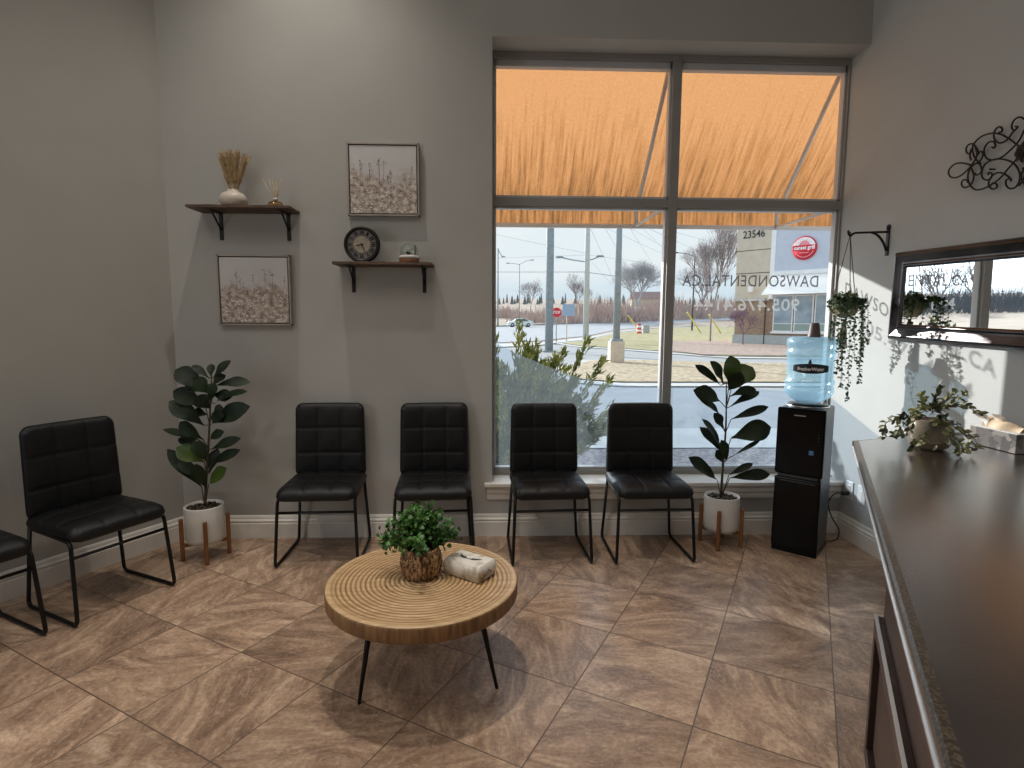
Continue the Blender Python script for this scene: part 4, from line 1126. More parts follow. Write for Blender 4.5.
# tissue box on the counter
tb_ = thing('tissue_box', 'rectangular tissue box with grey triangle pattern on the dark counter by right wall', 'tissue box', (2.268, 2.40, .9016), 0)
def tri_mat():
    m, nt, N, L, P = new_mat('grey triangle print')
    tc = N.new('ShaderNodeTexCoord'); mp = N.new('ShaderNodeMapping'); mp.inputs['Scale'].default_value = (24, 24, 24); mp.inputs['Rotation'].default_value = (.6, .3, .2)
    L.new(tc.outputs['Object'], mp.inputs['Vector'])
    v = N.new('ShaderNodeTexVoronoi'); v.inputs['Scale'].default_value = 1.0; v.distance = 'MANHATTAN'; L.new(mp.outputs[0], v.inputs['Vector'])
    sp = N.new('ShaderNodeSeparateXYZ'); L.new(v.outputs['Color'], sp.inputs[0])
    r = N.new('ShaderNodeValToRGB'); r.color_ramp.interpolation = 'CONSTANT'; e = r.color_ramp.elements
    e[0].color = srgb(52, 48, 46); e[1].position = .7; e[1].color = srgb(118, 112, 106)
    a = e.new(.35); a.color = srgb(84, 78, 74)
    L.new(sp.outputs[0], r.inputs['Fac']); L.new(r.outputs[0], P.inputs['Base Color']); P.inputs['Roughness'].default_value = .6
    return m
b = MB(); b.bb(-.058, .058, -.125, .110, 0, .082); b.build('box_body', tri_mat(), tb_, bevel=.002)
b = MB(); b.bb(-.056, .056, -.123, .108, .0815, .0835); b.build('box_top', M['plate'], tb_)
b = MB(); vs = []; n = 12
for i in range(n + 1):
    for j in range(n + 1):
        u, v_ = i / n, j / n
        y = -.105 + .19 * u
        x = -.030 + .050 * v_ + .012 * math.sin(u * 9 + v_ * 3)
        z = .084 + .050 * math.sin(math.pi * v_) * (.45 + .55 * u) + .008 * math.sin(u * 14 + v_ * 7) * math.sin(math.pi * v_)
        vs.append((x, y, z))
b.add(vs, [(i * (n + 1) + j, i * (n + 1) + j + 1, (i + 1) * (n + 1) + j + 1, (i + 1) * (n + 1) + j) for i in range(n) for j in range(n)])
b.sm = [True] * len(b.f)
b.build('tissue', M['tan_paper'], tb_, normals=False)
b = MB(); b.leaf((-.02, .07, .085), (-.05, .105, .135), .05, up=(1, 0, .3), n=6, shape='oval', crease=.3); b.leaf((.0, .03, .085), (-.03, .04, .145), .06, up=(1, 0, .3), n=6, shape='oval', crease=.3); b.build('tissue_corner', M['tissue'], tb_, normals=False)

# ------------------------------------------------------------------ awning outside
aw = thing('awning', 'orange fabric awning with brown streaks sloping down outside above the window', 'awning', (0, 0, 0))
AX0, AX1 = -1.6, 4.2
YA0, ZA0, YA1, ZA1 = 4.04, 3.34, 4.97, 2.415
b = MB(); n = 40; vs = []
for i in range(n + 1):
    x = AX0 + (AX1 - AX0) * i / n
    for j in range(9):
        u = j / 8
        vs.append((x, YA0 + (YA1 - YA0) * u, ZA0 + (ZA1 - ZA0) * u - .02 * math.sin(math.pi * u)))
    vs.append((x, YA1 + .004, 2.28))
b.add(vs, [(i * 10 + j, (i + 1) * 10 + j, (i + 1) * 10 + j + 1, i * 10 + j + 1) for i in range(n) for j in range(9)])
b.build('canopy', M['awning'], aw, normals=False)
b = MB(); b.bb(AX0, AX1, YA1 - .016, YA1 + .016, 2.250, 2.282); b.build('front_bar', M['awn_metal'], aw)
b = MB(); b.bb(AX0, AX1, 4.021, 4.05, 3.33, 3.37); b.build('wall_bar', M['awn_metal'], aw)
for x in (-1.5, 0.0, 1.235, 2.462, 3.69):
    if x == 0.0: continue
    b = MB(); b.tube([(x, 4.05, 3.30), (x, YA1 - .01, 2.38), (x, YA1 - .01, 2.27)], .016, n=6); b.build('rafter', M['awn_metal'], aw)
    b = MB(); b.tube([(x, 4.03, 2.262), (x, YA1 - .01, 2.268)], .013, n=6); b.build('brace', M['awn_metal'], aw)

# ------------------------------------------------------------------ the ground outside
def tz(Y):
    if Y < 25: return -.15
    if Y < 110: return -.15 + .008 * (Y - 25)
    return .53 + .055 * (Y - 110)
def ground(name, poly, dz, m_):
    bm = bmesh.new()
    vs = [bm.verts.new((x, y, 0)) for x, y in poly]; bm.faces.new(vs)
    for yy in (25, 110):
        bmesh.ops.bisect_plane(bm, geom=bm.verts[:] + bm.edges[:] + bm.faces[:], plane_co=(0, yy, 0), plane_no=(0, 1, 0))
    for v_ in bm.verts: v_.co.z = tz(v_.co.y) + dz
    bmesh.ops.triangulate(bm, faces=bm.faces[:])
    bmesh.ops.recalc_face_normals(bm, faces=bm.faces)
    for f_ in bm.faces:
        if f_.normal.z < 0: f_.normal_flip()
    me = bpy.data.meshes.new(name); bm.to_mesh(me); bm.free(); me.materials.append(m_)
    o = bpy.data.objects.new(name, me); COL.objects.link(o); return struct(o)
ground('field', [(-420, 4.03), (420, 4.03), (420, 420), (-420, 420)], -.02, M['field'])
ground('gravel_bed', [(-9, 4.03), (25, 4.03), (25, 7.0), (-9, 7.0)], 0, M['gravel'])
ground('sidewalk', [(-9, 7.0), (25, 7.0), (25, 8.3), (-9, 8.3)], .01, M['concrete'])
ground('parking_lot', [(-9, 8.3), (40, 8.3), (40, 14), (24, 40), (8.0, 33), (5.6, 36), (.2, 39), (-9, 39)], 0.0, M['asphalt'])
ground('planting_island', [(2.0, 14.6), (3.2, 13.7), (30, 13.7), (30, 21.5), (12.5, 21.3), (8.2, 22.6), (6.0, 23.5), (3.6, 23.0), (1.7, 18)], .03, M['concrete'])
ground('island_grass', [(2.2, 15.3), (3.3, 14.5), (30, 14.5), (30, 21.0), (12.5, 20.7), (8.2, 22.0), (6.0, 22.9), (3.9, 22.4), (2.1, 18)], .06, M['drygrass'])
ground('street', [(-9, 39.5), (.2, 38.9), (3.6, 42.3), (9.1, 53.8), (17.2, 79), (33.8, 115), (46.8, 127), (120, 190), (130, 215), (52.9, 151), (42.9, 144.7), (23, 121), (10.5, 113.4), (.5, 98), (-9, 90)], .02, M['road'])
ground('walkway', [(.17, 32.6), (2.8, 35.0), (7.5, 44.4), (14, 64), (28, 95.5), (42, 116), (44, 118.5), (32, 106), (17.2, 74), (9.3, 52), (3.8, 39.5), (.2, 36)], .05, M['concrete'])
ground('lawn_border', [(4.2, 37.7), (7.0, 43.3), (13.0, 61.5), (25.5, 88.5), (39.6, 109), (60, 110), (60, 60), (22, 25.0), (14, 24.2), (10.4, 24.6), (8.4, 28.2), (6.9, 31), (5.0, 33.6)], .03, M['concrete'])
ground('lawn', [(4.65, 37.7), (7.2, 42.6), (13.2, 60.6), (25.6, 87.3), (39.6, 107.5), (60, 108), (60, 60), (22, 26.4), (14, 25.3), (10.5, 25.8), (8.8, 29.4), (7.3, 32), (5.6, 34.1)], .06, M['lawn'])
ground('mulch_bed', [(12.2, 41), (20, 44), (34, 44), (30, 26.6), (14.4, 25.7), (9.9, 26.2), (9.2, 30)], .08, M['mulch'])
b = MB(); b.sweep([(0, 0), (.2, 0), (.2, .16), (0, .16)], (-9, 92, .42), (.5, 98.2, .44), (0, 1, 0)); b.sweep([(0, 0), (.25, 0), (.25, .2), (0, .2)], (.5, 98.2, .44), (10.5, 113.6, .72), (0, 1, 0)); b.sweep([(0, 0), (.25, 0), (.25, .2), (0, .2)], (10.5, 113.6, .72), (23, 121.2, 1.14), (0, 1, 0)); b.sweep([(0, 0), (.3, 0), (.3, .25), (0, .25)], (23, 121.2, 1.14), (42.9, 145, 2.45), (0, 1, 0))
struct(b.build('far_kerb', mat('kerb shadow', srgb(128, 134, 140), .9)))

# ------------------------------------------------------------------ juniper bush just outside
rg = random.Random(8)
jb = thing('juniper_bush', 'spreading yellow green juniper bush right outside the left window pane', 'bush', (.15, 5.55, -.15))
b = MB(); st_ = MB()
tips = [(-.9, 0, 1.30), (-.55, -.2, 1.42), (-.15, .1, 1.50), (.12, 0, 1.55), (.30, .1, 1.36), (.55, 0, 1.30), (.80, .1, 1.40), (.92, -.1, 1.22), (1.0, 0, 1.0), (1.05, .1, .72), (.95, 0, .5), (-1.2, .2, 1.1), (.4, .5, 1.15), (-.4, .5, 1.25), (.62, .4, 1.1)]
for i in range(110):
    a = rg.uniform(0, TAU); e = rg.uniform(.15, 1.4); L_ = rg.uniform(.8, 1.12)
    tips.append((math.cos(a) * math.cos(e) * L_ * 1.02, math.sin(a) * math.cos(e) * L_ * .75, .15 + math.sin(e) * L_ * 1.12))
for tp_ in tips:
    T = Vector(tp_); p0 = Vector((T.x * .08, T.y * .08, .02)); mid = p0.lerp(T, .5) + Vector((0, 0, -.08))
    Q = smooth_path([p0, mid, T], 7)
    st_.tube(Q, [.012 - .0009 * i for i in range(len(Q))][:len(Q)] if len(Q) < 13 else .004, n=4)
    for k in range(210):
        u = (.22 + .78 * rg.random()) * (len(Q) - 1); q = Q[int(u)].lerp(Q[min(int(u) + 1, len(Q) - 1)], u % 1)
        fr = 1 - u / (len(Q) - 1)
        q = q + Vector((rg.gauss(0, .05), rg.gauss(0, .05), rg.gauss(0, .05))) * (.25 + fr)
        d = ((T - p0).normalized() + Vector((rg.gauss(0, .38), rg.gauss(0, .38), rg.gauss(.1, .3)))).normalized()
        b.leaf(q, q + d * rg.uniform(.06, .12), .022, up=(rg.gauss(0, 1), rg.gauss(0, 1), .5), n=2, shape='oval')
b.build('foliage', M['juniper'], jb, normals=False); st_.build('branches', M['stem'], jb)

# ------------------------------------------------------------------ bare trees
def bare_tree(name, label, loc, h, spread, m_, seed, depth=5, trunk=.35, group='bare trees beyond the parking lot', r0=None, up=.55, cat='tree'):
    rg = random.Random(seed)
    t = thing(name, label, cat, loc, 0, group)
    tr_ = MB(); br = MB()
    r0 = r0 or h * .018
    def grow(p, d, L, r, k):
        q = p + d * L
        m1 = p.lerp(q, .5) + Vector((rg.gauss(0, .04), rg.gauss(0, .04), 0)) * L
        (tr_ if k == depth else br).tube([p, m1, q], [r, r * .85, r * .66], n=6 if k > 2 else 3, cap=False)
        if k == 0: return
        nb = 3 if k > 1 else 3
        for i in range(nb):
            a = TAU * (i + rg.random() * .7) / nb
            tilt = rg.uniform(.35, .75) * spread
            o1 = d.orthogonal().normalized(); o2 = d.cross(o1)
            nd = (d * math.cos(tilt) + (o1 * math.cos(a) + o2 * math.sin(a)) * math.sin(tilt) + Vector((0, 0, up * .35))).normalized()
            grow(q if i or k == depth else q, nd, L * rg.uniform(.62, .84), r * .62, k - 1)
        if k > 1:
            grow(q, (d + Vector((rg.gauss(0, .12), rg.gauss(0, .12), .1))).normalized(), L * .82, r * .66, k - 1)
    grow(Vector((0, 0, 0)), Vector((0, 0, 1)), h * trunk * .62, r0, depth)
    zs = max(v_[2] for v_ in br.v); s = h / zs
    for q in (tr_, br): q.v = [(x * s, y * s, z * s) for x, y, z in q.v]
    tr_.build('trunk', m_, t, normals=False); br.build('branches', m_, t, normals=False)
    return t
bare_tree('bare_tree', 'tall bare branched tree standing in front of the beige building', (16.0, 41.2, -.02), 9.0, .62, M['bark'], 4, depth=6, trunk=.42, r0=.085)
bare_tree('bare_tree', 'wide pale bare tree beyond the street, left of the centre mullion', (33.2, 130, 1.6), 14.0, 1.05, M['frost_bark'], 11, depth=6, trunk=.3, r0=.26)
bare_tree('bare_tree', 'small bare tree behind the street light, above the white car', (11.2, 165, 3.5), 10.5, 1.1, M['bark'], 5, depth=5, trunk=.4, r0=.14)
bare_tree('bare_tree', 'thin bare tree just left of the concrete utility pole', (21, 140, 2.1), 11.5, .9, M['bark'], 6, depth=5, trunk=.4, r0=.12)
bare_tree('bare_tree', 'thin bare tree just right of the concrete utility pole', (31, 190, 4.8), 9.0, .9, M['bark'], 7, depth=5, trunk=.4, r0=.12)
bare_tree('bare_tree', 'bare tree far off, left of the tall one before the building', (52, 140, 2.0), 14, 1.1, M['bark'], 9, depth=5, trunk=.3, r0=.18)
bare_tree('bare_shrub', 'low leafless purplish shrub at foot of the beige building wall', (16.2, 36.2, -.02), 2.6, 1.3, mat('purple twigs', srgb(128, 104, 120), 1), 15, depth=5, trunk=.2, r0=.022, cat='shrub', group=None)
for i, (x, y, h_) in enumerate(((-95, 120, 12), (-190, 130, 10), (-130, 150, 14))):
    bare_tree('bare_tree', ['tall bare tree at far left of the dry field', 'bare tree on the dry field near the far road', 'bare tree at the far corner of dry field'][i], (x, y, tz(y) - .05), h_, 1.1, M['bark'], 30 + i, depth=4, trunk=.35, r0=.25)

# brush along the far side of the street: nobody could count it
b = MB(); rg = random.Random(17)
def brush(x, y, z, h_, s):
    for k in range(3):
        d = Vector((rg.gauss(0, .35), rg.gauss(0, .35), 1)).normalized() * h_ * rg.uniform(.5, 1)
        p = Vector((x + rg.gauss(0, s), y + rg.gauss(0, s), z)); w_ = .10
        b.add([p + Vector((-w_, 0, 0)), p + Vector((w_, 0, 0)), p + d], [(0, 1, 2)])
for i in range(7000):
    u = rg.random()
    x = -18 + 168 * u
    y = (115 if x < 25 else 115 + (x - 25) * .75) + rg.uniform(4, 30) + (0 if x > 5 else 20)
    hh = 3.4 if x > 12 else 1.6
    brush(x, y, tz(y), hh * rg.uniform(.5, 1.5) * (1.2 + .4 * math.sin(x * .3)), .8)
o = b.build('brush_thicket', M['brush'], None, normals=False); tag(o, 'reddish brown leafless brush thicket along the far side of the street', 'brush', kind='stuff')
b = MB(); rg = random.Random(19)
for i in range(5000):
    x = rg.uniform(-260, -30); y = 120 + rg.uniform(0, 60) - x * .1
    brush(x, y, tz(y), rg.uniform(3, 8) * (1.1 + .5 * math.sin(x * .11)), 1.2)
o = b.build('dark_thicket', mat('dark thicket', srgb(96, 106, 116), 1, col2=srgb(122, 122, 126), scale=.2), None, normals=False); tag(o, 'dark bluish band of leafless thicket across the field, seen in the mirror', 'brush', kind='stuff')
# distant conifers
sp = MB(); sp.lathe([(.12, 0), (.12, .12), (.62, .14), (.24, .5), (.45, .5), (.14, .8), (.28, .8), (0, 1.25)], n=9)
spo = sp.build('distant_conifer', M['spruce'])
gl_ = 'small grey conifer in the treeline on the horizon'
tag(spo, gl_, 'tree', 'conifers on the horizon')
rg = random.Random(23)
for i in range(110):
    o = spo if i == 0 else spo.copy()
    if i: COL.objects.link(o)
    x = -20 + 1.95 * i + rg.uniform(-.3, .3) if i < 110 else -330 + 7.5 * (i - 110) + rg.uniform(-1.5, 1.5)
    y = 266 + 11 * (i % 3) + rg.uniform(-2, 2) if i < 110 else 196 + 20 * (i % 3) + rg.uniform(-4, 4)
    o.location = (x, y, tz(y) - .2); h_ = rg.uniform(2.6, 6.0) if i < 110 else rg.uniform(5, 11); w_ = rg.uniform(.9, 1.5)
    o.scale = (w_ * 1.3, w_ * 1.3, h_ / 1.25)

# ------------------------------------------------------------------ poles, lights, signs
def post(name, label, cat, loc, r, h, m_, base=None, group=None):
    t = thing(name, label, cat, loc, 0, group)
    b = MB(); z0 = base[2] if base else 0
    b.tube([(0, 0, z0), (0, 0, h)], [r * 1.06, r * .9], n=16); b.build('pole', m_, t)
    b = MB(); b.bb(-r * 1.7, r * 1.7, -r * 1.7, r * 1.7, z0, z0 + .09); b.build('base_plate', m_, t, bevel=.01)
    if base:
        b = MB(); b.bb(-base[0], base[0], -base[1], base[1], 0, base[2]); b.build('stone_base', M['stone_post'], t, bevel=.02)
    return t
post('light_pole', 'thick grey metal pole rising straight from the lot, left in the left window pane', 'pole', (2.92, 29.1, -.12), .20, 9.5, M['grey_pole'], group='grey lot poles')
post('light_pole', 'grey metal pole on a pale square stone base in the dry grass island', 'pole', (4.75, 21.6, -.15), .125, 8.0, M['grey_pole'], base=(.27, .27, .86), group='grey lot poles')
up_ = thing('utility_pole', 'mottled concrete utility pole with two curved street light arms', 'pole', (7.37, 44.6, 0))
b = MB(); b.tube([(0, 0, 0), (0, 0, 12)], [.25, .17], n=14); b.build('pole', M['concrete_pole'], up_)
for sx, L_, zt in ((-1, 2.15, 6.30), (1, 1.0, 6.4)):
    b = MB(); b.tube(smooth_path([(0, 0, zt - .25), (sx * .5 * L_, 0, zt - .12), (sx * L_, 0, zt + .10)], 6), .045, n=6)
    b.build('lamp_arm', M['grey_pole'], up_)
    b = MB(); b.lathe([(0, 0), (.14, 0), (.20, .06), (.14, .14), (0, .16)], n=12); b.v = [(x * 1.8 + sx * L_, y, z + zt + .02) for x, y, z in b.v]; b.build('lamp_head', M['grey_pole'], up_)
def street_light(label, loc, h, arms, m_=M['grey_pole'], r=.11):
    t = thing('street_light', label, 'street light', loc, 0, 'far street lights')
    b = MB(); b.tube([(0, 0, 0), (0, 0, h)], [r, r * .6], n=8); b.build('pole', m_, t)
    for dx, dz in arms:
        b = MB(); b.tube(smooth_path([(0, 0, h - .15), (dx * .5, 0, h + dz * .7), (dx, 0, h + dz)], 5), r * .45, n=5); b.build('lamp_arm', m_, t)
        b = MB(); b.lathe([(0, -.1), (.22, -.06), (.26, .06), (0, .14)], n=8); b.v = [(x * 1.6 + dx, y, z + h + dz) for x, y, z in b.v]; b.build('lamp_head', m_, t)
street_light('thin street light with a two sided arm behind the white car', (5.6, 118, .9), 12.2, [(-2.4, .1), (2.6, .8)])
street_light('tall dark street light pole at left edge of window', (1.0, 100, .4), 13.6, [(.9, -1.5)], r=.16)
street_light('dark street light with long arm on lawn, seen in right window pane', (26.7, 75.3, .2), 10.0, [(-2.6, .3)], m_=mat('dark pole', srgb(76, 80, 86), .6), r=.12)
ss = thing('stop_sign', 'red octagonal stop sign on thin post at the lot exit', 'sign', (4.45, 39.4, -.03))
b = MB(); b.tube([(0, 0, 0), (0, 0, 2.35)], .035, n=8); b.build('post', M['grey_pole'], ss)
b = MB(); b.add([(.34 * math.cos(R(22.5 + 45 * k)), -.05, 2.1 + .34 * math.sin(R(22.5 + 45 * k))) for k in range(8)] + [(.34 * math.cos(R(22.5 + 45 * k)), -.03, 2.1 + .34 * math.sin(R(22.5 + 45 * k))) for k in range(8)],
    [tuple(range(8)), tuple(range(15, 7, -1))] + [(k, (k + 1) % 8, 8 + (k + 1) % 8, 8 + k) for k in range(8)]); b.build('sign_plate', M['stop_red'], ss)
text_obj('STOP', 'sign_lettering', M['sign_white'], ss, width=.52, height=.20, depth=0, mtx=Matrix.Translation((0, -.056, 2.1)) @ Matrix.Rotation(R(90), 4, 'X'), bold=.02)
ps = thing('roadside_sign', 'blank blue grey panel sign on two posts near the stop sign', 'sign', (5.5, 41.0, -.02))
b = MB(); b.bb(-.45, .45, -.05, 0, 1.85, 2.70); b.build('panel', mat('blue grey panel', srgb(156, 178, 204), .6), ps)
b = MB(); b.tube([(-.12, .0, 0), (-.12, .0, 2.7)], .04, n=6); b.build('post', M['stone_post'], ps)
b = MB(); b.tube([(.75, .3, 1.8), (.75, .3, 2.75)], .04, n=6); b.tube([(.3, .3, 2.70), (.78, .3, 2.70)], .04, n=6); b.build('side_rail', M['stone_post'], ps)
br_ = thing('traffic_barrel', 'orange and white banded traffic barrel at edge of the lawn', 'barrel', (15.85, 61.0, .15))
b = MB()
for k in range(5):
    b.mi = k % 2; b.lathe([(.30 - .02 * k, .22 * k), (.29 - .02 * k, .22 * k + .22)], n=14)
b.build('drum', [M['barrel'], M['sign_white']], br_)
bx = thing('utility_box', 'small grey utility box beside the traffic barrel', 'utility box', (17.0, 62.5, .16)); b = MB(); b.bb(-.35, .35, -.25, .25, 0, .85); b.bb(-.4, .4, -.3, .3, .85, .92); b.build('cabinet', M['base_block'], bx, bevel=.02)
for i, (a_, c_, lb) in enumerate((((14.6, 61, 2.1), (16.9, 64, .2), 'yellow guy wire guard leaning beside the traffic barrel'), ((21.4, 62, 2.5), (23.7, 64, .25), 'yellow guy wire guard crossing behind the window mullion'), ((22.3, 58, 2.2), (24.4, 60, .3), 'yellow guy wire guard seen in the right window pane, left of the bare tree'))):
    t = thing('guy_wire_guard', lb, 'guard', c_, 0, 'yellow guy wire guards'); b = MB(); v0 = Vector(a_) - Vector(c_); b.tube([v0, (0, 0, 0)], .075, n=6); b.build('sleeve', M['yellow'], t)
WIRES = [((-5.28, 18.48, 5.21), (7.16, 44.4, 6.7)), ((-4.83, 72.48, 9.08), (7.16, 44.4, 6.55)), ((-4.85, 72.48, 7.54), (7.19, 44.4, 5.26)), ((7.186, 44.4, 5.259), (24.28, 80.0, 6.88)), ((1.49, 10.32, 3.66), (13.35, 60.0, 4.55)), ((1.71, 10.32, 3.62), (15.57, 60.0, 4.78)), ((2.76, 12.48, 3.79), (17.09, 60.0, 7.07)), ((3.53, 14.08, 3.85), (12.06, 40.0, 6.44)), ((2.81, 16.8, 4.37), (18.11, 60.0, 8.42)), ((3.98, 17.6, 4.41), (14.8, 50.0, 8.02)), ((7.715, 44.4, 6.025), (17.66, 80.0, 5.58)), ((4.27, 16.24, 4.2), (17.37, 40.0, 6.49)), ((4.23, 15.44, 3.92), (20.16, 50.0, 6.7)), ((7.394, 44.4, 6.553), (23.23, 90.0, 10.79))]
wm = mat('wire grey', srgb(120, 132, 140), .8)
for i, (p, q) in enumerate(WIRES):
    p, q = Vector(p), Vector(q)
    dmid = (p + q).length / 2
    b = MB(); r = .0075 if i != 2 and i != 3 else .022
    pts = []
    for k in range(13):
        u = k / 12; c = p.lerp(q, u); pts.append(c)
    rr = [max(.004, r * max(.25, (c.y / 44))) for c in pts]
    b.tube(pts, rr, n=4)
    o = b.build('power_line', wm, None); tag(o, 'thin overhead power line crossing the pale sky outside the window', 'power line', 'overhead power lines')

# ------------------------------------------------------------------ white car
cr = thing('car', 'white car driving on the far side of street, in the left window pane', 'car', (4.75, 98.0, .44 + .02), R(8))
b = MB()
side = [(-2.2, .25), (-2.25, .62), (-2.05, .86), (-1.25, .98), (-.55, 1.45), (.75, 1.50), (1.55, 1.12), (2.15, 1.0), (2.25, .55), (2.2, .25)]
vs = [(x, -.88 + (.16 if z > 1.1 else 0), z) for x, z in side] + [(x, .88 - (.16 if z > 1.1 else 0), z) for x, z in side]
n = len(side); b.add(vs, [tuple(range(n)), tuple(range(2 * n - 1, n - 1, -1))] + [(i, (i + 1) % n, n + (i + 1) % n, n + i) for i in range(n)]); b.build('body', M['car_paint'], cr, bevel=.05)
for poly in ([(-1.1, 1.0), (-.5, 1.38), (.05, 1.40), (.05, 1.0)], [(.12, 1.0), (.12, 1.40), (.7, 1.42), (1.3, 1.1), (1.3, 1.02)]):
    b = MB(); b.add([(x, -.90 + (z - 1.0) * .36, z) for x, z in poly], [tuple(range(len(poly)))]); b.build('side_window', M['car_glass'], cr)
for x in (-1.4, 1.35):
    for y in (-.82, .82):
        b = MB(); b.tube([(x, y - .1, .33), (x, y + .1, .33)], .33, n=18); w_ = b.build('wheel', M['tyre'], cr)
        b = MB(); b.tube([(x, y - .115, .33), (x, y + .115, .33)], .19, n=12); b.build('hub_cap', M['chrome'], w_)
b = MB(); b.box((-2.2, 0, .62), (.1, 1.5, .12)); b.build('grille', M['car_glass'], cr)

# ------------------------------------------------------------------ neighbouring building
BA = math.atan2(-.755, .656)
bd = thing('shop_building', 'beige building with pale blue sign panel, white canopy and brick base across the lot', 'building', (16.9, 37.9, -.15), BA)
def wallbox(x0, x1, z0, z1, name, m_, y0=-.001, y1=.4, par=bd):   # front face at local y=-y
    b = MB(); b.bb(x0, x1, y0, y1, z0 + .15, z1 + .15); return b.build(name, m_, par)
wallbox(-.64, 14, 2.95, 9.6, 'upper_wall', M['beige'], 0, 12)
wallbox(-.60, 14, .50, 2.95, 'brick_wall', M['brick'], .06, 12)
wallbox(-.66, 14, -.15, .62, 'base_course', M['base_block'], -.06, 12)
wallbox(-.68, 1.7, 2.86, 3.02, 'stone_band', M['concrete'], -.08, .1)
for z in (4.66, 6.15, 7.7): wallbox(-.645, 1.66, z, z + .045, 'panel_joint', M['cabinet'], -.006, .02)
wallbox(1.66, 1.95, 2.95, 9.6, 'white_pilaster', M['white_frame'], -.10, .1)
wallbox(1.95, 5.35, 4.68, 8.6, 'sign_panel', M['panel_blue'], -.08, .1)
wallbox(5.35, 5.6, 2.95, 9.6, 'white_pilaster', M['white_frame'], -.10, .1)
wallbox(1.95, 5.6, 4.45, 4.70, 'white_ledge', M['white_frame'], -.16, .1)
b = MB(); b.add([(1.95, -.02, 4.66), (5.7, -.02, 4.66), (5.7, -.95, 3.35), (1.55, -.95, 3.35), (1.95, -.02, 3.35), (5.7, -.02, 3.35)], [(0, 1, 2, 3), (0, 3, 4), (1, 5, 2), (4, 3, 2, 5)]); b.build('canopy', M['canopy_white'], bd)
for (x0, x1) in ((2.0, 3.22), (3.30, 4.42), (4.50, 5.7), (5.8, 7.0)):
    b = MB(); b.bb(x0, x1, -.07, .05, 1.0, 3.32)
    f_ = b.build('window_frame', M['white_frame'], bd)
    b = MB(); b.bb(x0 + .07, x1 - .07, -.085, -.07, 1.55, 3.25); b.build('pane', M['shop_glass'], f_)
    b = MB(); b.bb(x0 + .07, x1 - .07, -.085, -.07, 1.08, 1.50); b.build('lower_pane', mat('green grey pane', srgb(146, 166, 160), .3), f_)
wallbox(1.9, 7.1, .74, .86, 'window_sill', M['white_frame'], -.14, .1)
wallbox(.33, .58, 3.45, 3.80, 'wall_lamp', M['sign_white'], -.22, 0)
wallbox(1.46, 1.50, -.1, 3.0, 'downpipe', M['cabinet'], -.10, 0)
text_obj('23546', 'street_number', M['dark_text'], bd, width=1.45, height=.50, depth=0, mtx=Matrix.Translation((.46, -.03, 7.22 + .15)) @ Matrix.Rotation(R(90), 4, 'X'), bold=.01)
sg = Matrix.Translation((3.71, -.16, 6.02 + .15)) @ Matrix.Rotation(R(90), 4, 'X') @ Matrix.Scale(.88, 4)
b = MB(); b.tube([(0, 0, -.12), (0, 0, 0)], .82, n=48); put(b, 'round_sign', M['sign_red'], bd, sg)
def flat(pts, z, name, m_):
    b = MB(); b.add([(x, y, z) for x, y in pts], [tuple(range(len(pts)))]); return put(b, name, m_, bd, sg, normals=False)
def arc(r, a0, a1, n=30): return [(r * math.cos(R(a0 + (a1 - a0) * i / n)), r * math.sin(R(a0 + (a1 - a0) * i / n))) for i in range(n + 1)]
flat(arc(.74, 16, 164) , .006, 'sign_upper', M['sign_white'])
flat([(x, y + .16) for x, y in arc(.36, 0, 180)], .012, 'sun_emblem', M['sign_pink'])
for k in range(7):
    a = 28 + k * 20.6
    ca, sa_ = math.cos(R(a)), math.sin(R(a))
    flat([(ca * .42 - sa_ * .03, .16 + sa_ * .42 + ca * .03), (ca * .42 + sa_ * .03, .16 + sa_ * .42 - ca * .03), (ca * .52, .16 + sa_ * .52)], .012, 'sun_ray', M['sign_pink'])
flat([(-.78, -.20), (.78, -.20), (.78, .20), (-.78, .20)], .016, 'sign_band', M['sign_red'])
text_obj('sunset grill', 'sign_lettering', M['sign_white'], bd, width=1.38, height=.36, depth=0, mtx=sg @ Matrix.Translation((0, -.01, .022)), bold=.03)
lo = arc(.66, 200, 340); li = arc(.60, 340, 200)
flat(lo + li, .012, 'sign_ring', M['sign_pink'])
flat([(-.30, -.36), (.30, -.36), (.30, -.30), (-.30, -.30)], .012, 'sign_tagline', M['sign_pink'])
# small house far beyond
hs = thing('far_house', 'low brown roofed house far beyond the street near the mullion', 'house', (68, 245, tz(245) - .3), R(-10))
hs.scale = (1.15, 1.15, 1.15)
b = MB(); b.bb(-7, 7, -4, 4, 0, 3.2); b.build('house_wall', M['beige'], hs)
b = MB(); b.add([(-7.6, -4.6, 3.1), (7.6, -4.6, 3.1), (7.6, 4.6, 3.1), (-7.6, 4.6, 3.1), (-7.2, 0, 5.8), (7.2, 0, 5.8)], [(0, 1, 5, 4), (2, 3, 4, 5), (0, 4, 3), (1, 2, 5), (3, 2, 1, 0)]); b.build('roof', M['roof_brown'], hs)

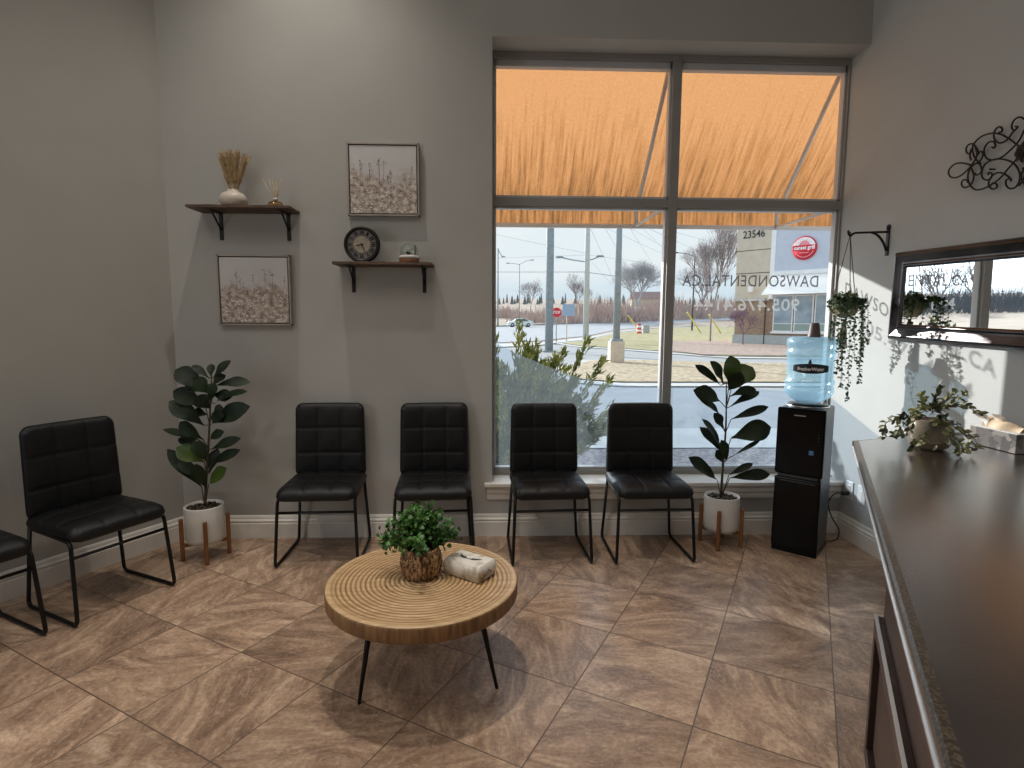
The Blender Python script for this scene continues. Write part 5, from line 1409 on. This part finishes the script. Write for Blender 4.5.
# ------------------------------------------------------------------ sky, sun, room lights
wd = bpy.data.worlds.new('sky'); SC.world = wd; wd.use_nodes = True
nt = wd.node_tree; N = nt.nodes; L = nt.links
for x in list(N): N.remove(x)
out = N.new('ShaderNodeOutputWorld'); bg = N.new('ShaderNodeBackground'); tc = N.new('ShaderNodeTexCoord')
sx = N.new('ShaderNodeSeparateXYZ'); L.new(tc.outputs['Generated'], sx.inputs[0])
rp = N.new('ShaderNodeValToRGB'); e = rp.color_ramp.elements
e[0].position = 0; e[0].color = srgb(200, 220, 234)
e[1].position = .6; e[1].color = srgb(206, 226, 246)
a = e.new(.03); a.color = srgb(208, 226, 238)
a = e.new(.10); a.color = srgb(228, 240, 246)
a = e.new(.20); a.color = srgb(238, 246, 250)
L.new(sx.outputs['Z'], rp.inputs['Fac'])
mp = N.new('ShaderNodeMapping'); mp.inputs['Scale'].default_value = (1.5, 1.5, 9); L.new(tc.outputs['Generated'], mp.inputs['Vector'])
nz = N.new('ShaderNodeTexNoise'); nz.inputs['Scale'].default_value = 3; nz.inputs['Detail'].default_value = 5; L.new(mp.outputs[0], nz.inputs['Vector'])
r2 = N.new('ShaderNodeValToRGB'); r2.color_ramp.elements[0].position = .5; r2.color_ramp.elements[1].position = .75
L.new(nz.outputs['Fac'], r2.inputs['Fac'])
mx = N.new('ShaderNodeMixRGB'); mx.inputs[2].default_value = srgb(250, 250, 250)
ml = N.new('ShaderNodeMath'); ml.operation = 'MULTIPLY'; ml.inputs[1].default_value = .5; L.new(r2.outputs[0], ml.inputs[0]); L.new(ml.outputs[0], mx.inputs['Fac'])
L.new(rp.outputs[0], mx.inputs[1]); L.new(mx.outputs[0], bg.inputs['Color']); bg.inputs['Strength'].default_value = 1.0
L.new(bg.outputs[0], out.inputs['Surface'])

def lamp(name, typ, loc, energy, col=(1, 1, 1), **k):
    l = bpy.data.lights.new(name, typ); l.energy = energy; l.color = col
    for a_, v_ in k.items(): setattr(l, a_, v_)
    o = bpy.data.objects.new(name, l); COL.objects.link(o); o.location = loc
    return o
s = lamp('sun', 'SUN', (-5, 12, 8), 5.6, (1, .97, .93), angle=R(.6))
s.rotation_euler = Vector((.622, -.783, -.296)).to_track_quat('-Z', 'Y').to_euler()
s = lamp('sky_fill_sun', 'SUN', (-8, 14, 12), 2.4, (.84, .92, 1), angle=R(80))  # added broad second sun, soft bluish daylight fill through the window
s.rotation_euler = Vector((.45, -.80, -.42)).to_track_quat('-Z', 'Y').to_euler()
WARM = (1, .93, .85)
for x, y, e_ in ((-1.12, 3.12, 37), (-.36, 2.25, 62), (-2.6, .9, 22), (.9, .3, 14), (-1.0, -.9, 18)):
    o = lamp('ceiling_spot', 'SPOT', (x, y, CEIL - .03), e_ * 3.2, WARM, spot_size=R({37: 88, 62: 62}.get(e_, 130)), spot_blend=1.0, shadow_soft_size=.05 if e_ != 37 else .03)
o = lamp('ceiling_fill', 'AREA', (-1.2, .3, CEIL - .05), 34, (1, .94, .88), shape='RECTANGLE', size=3.0, size_y=3.0)  # unseen area lamp added for soft overall room light
o = lamp('side_window_light', 'AREA', (-3.6, .4, 1.7), 26, (.84, .92, 1), shape='RECTANGLE', size=1.6, size_y=1.8)
o.rotation_euler = Vector((.869, .2, -.15)).to_track_quat('-Z', 'Z').to_euler()

# ------------------------------------------------------------------ camera
cam = bpy.data.cameras.new('camera'); co = bpy.data.objects.new('camera', cam); COL.objects.link(co)
cam.sensor_fit = 'HORIZONTAL'; cam.sensor_width = 36; cam.lens = 36 * 567.135 / 1024
cam.clip_start = .03; cam.clip_end = 2000
Rv = Vector((0.9993832, -0.0347832, 0.0048285)); Uv = Vector((-0.0009629, 0.1103051, 0.9938973)); Wv = Vector((0.0351036, 0.9932889, -0.1102036))
m = Matrix((Rv, Uv, -Wv)).transposed().to_4x4(); m.translation = (0, 0, 1.45)
co.matrix_world = m
SC.camera = co
SC.view_settings.view_transform = 'Standard'
SC.view_settings.look = 'None'
SC.view_settings.exposure = 0
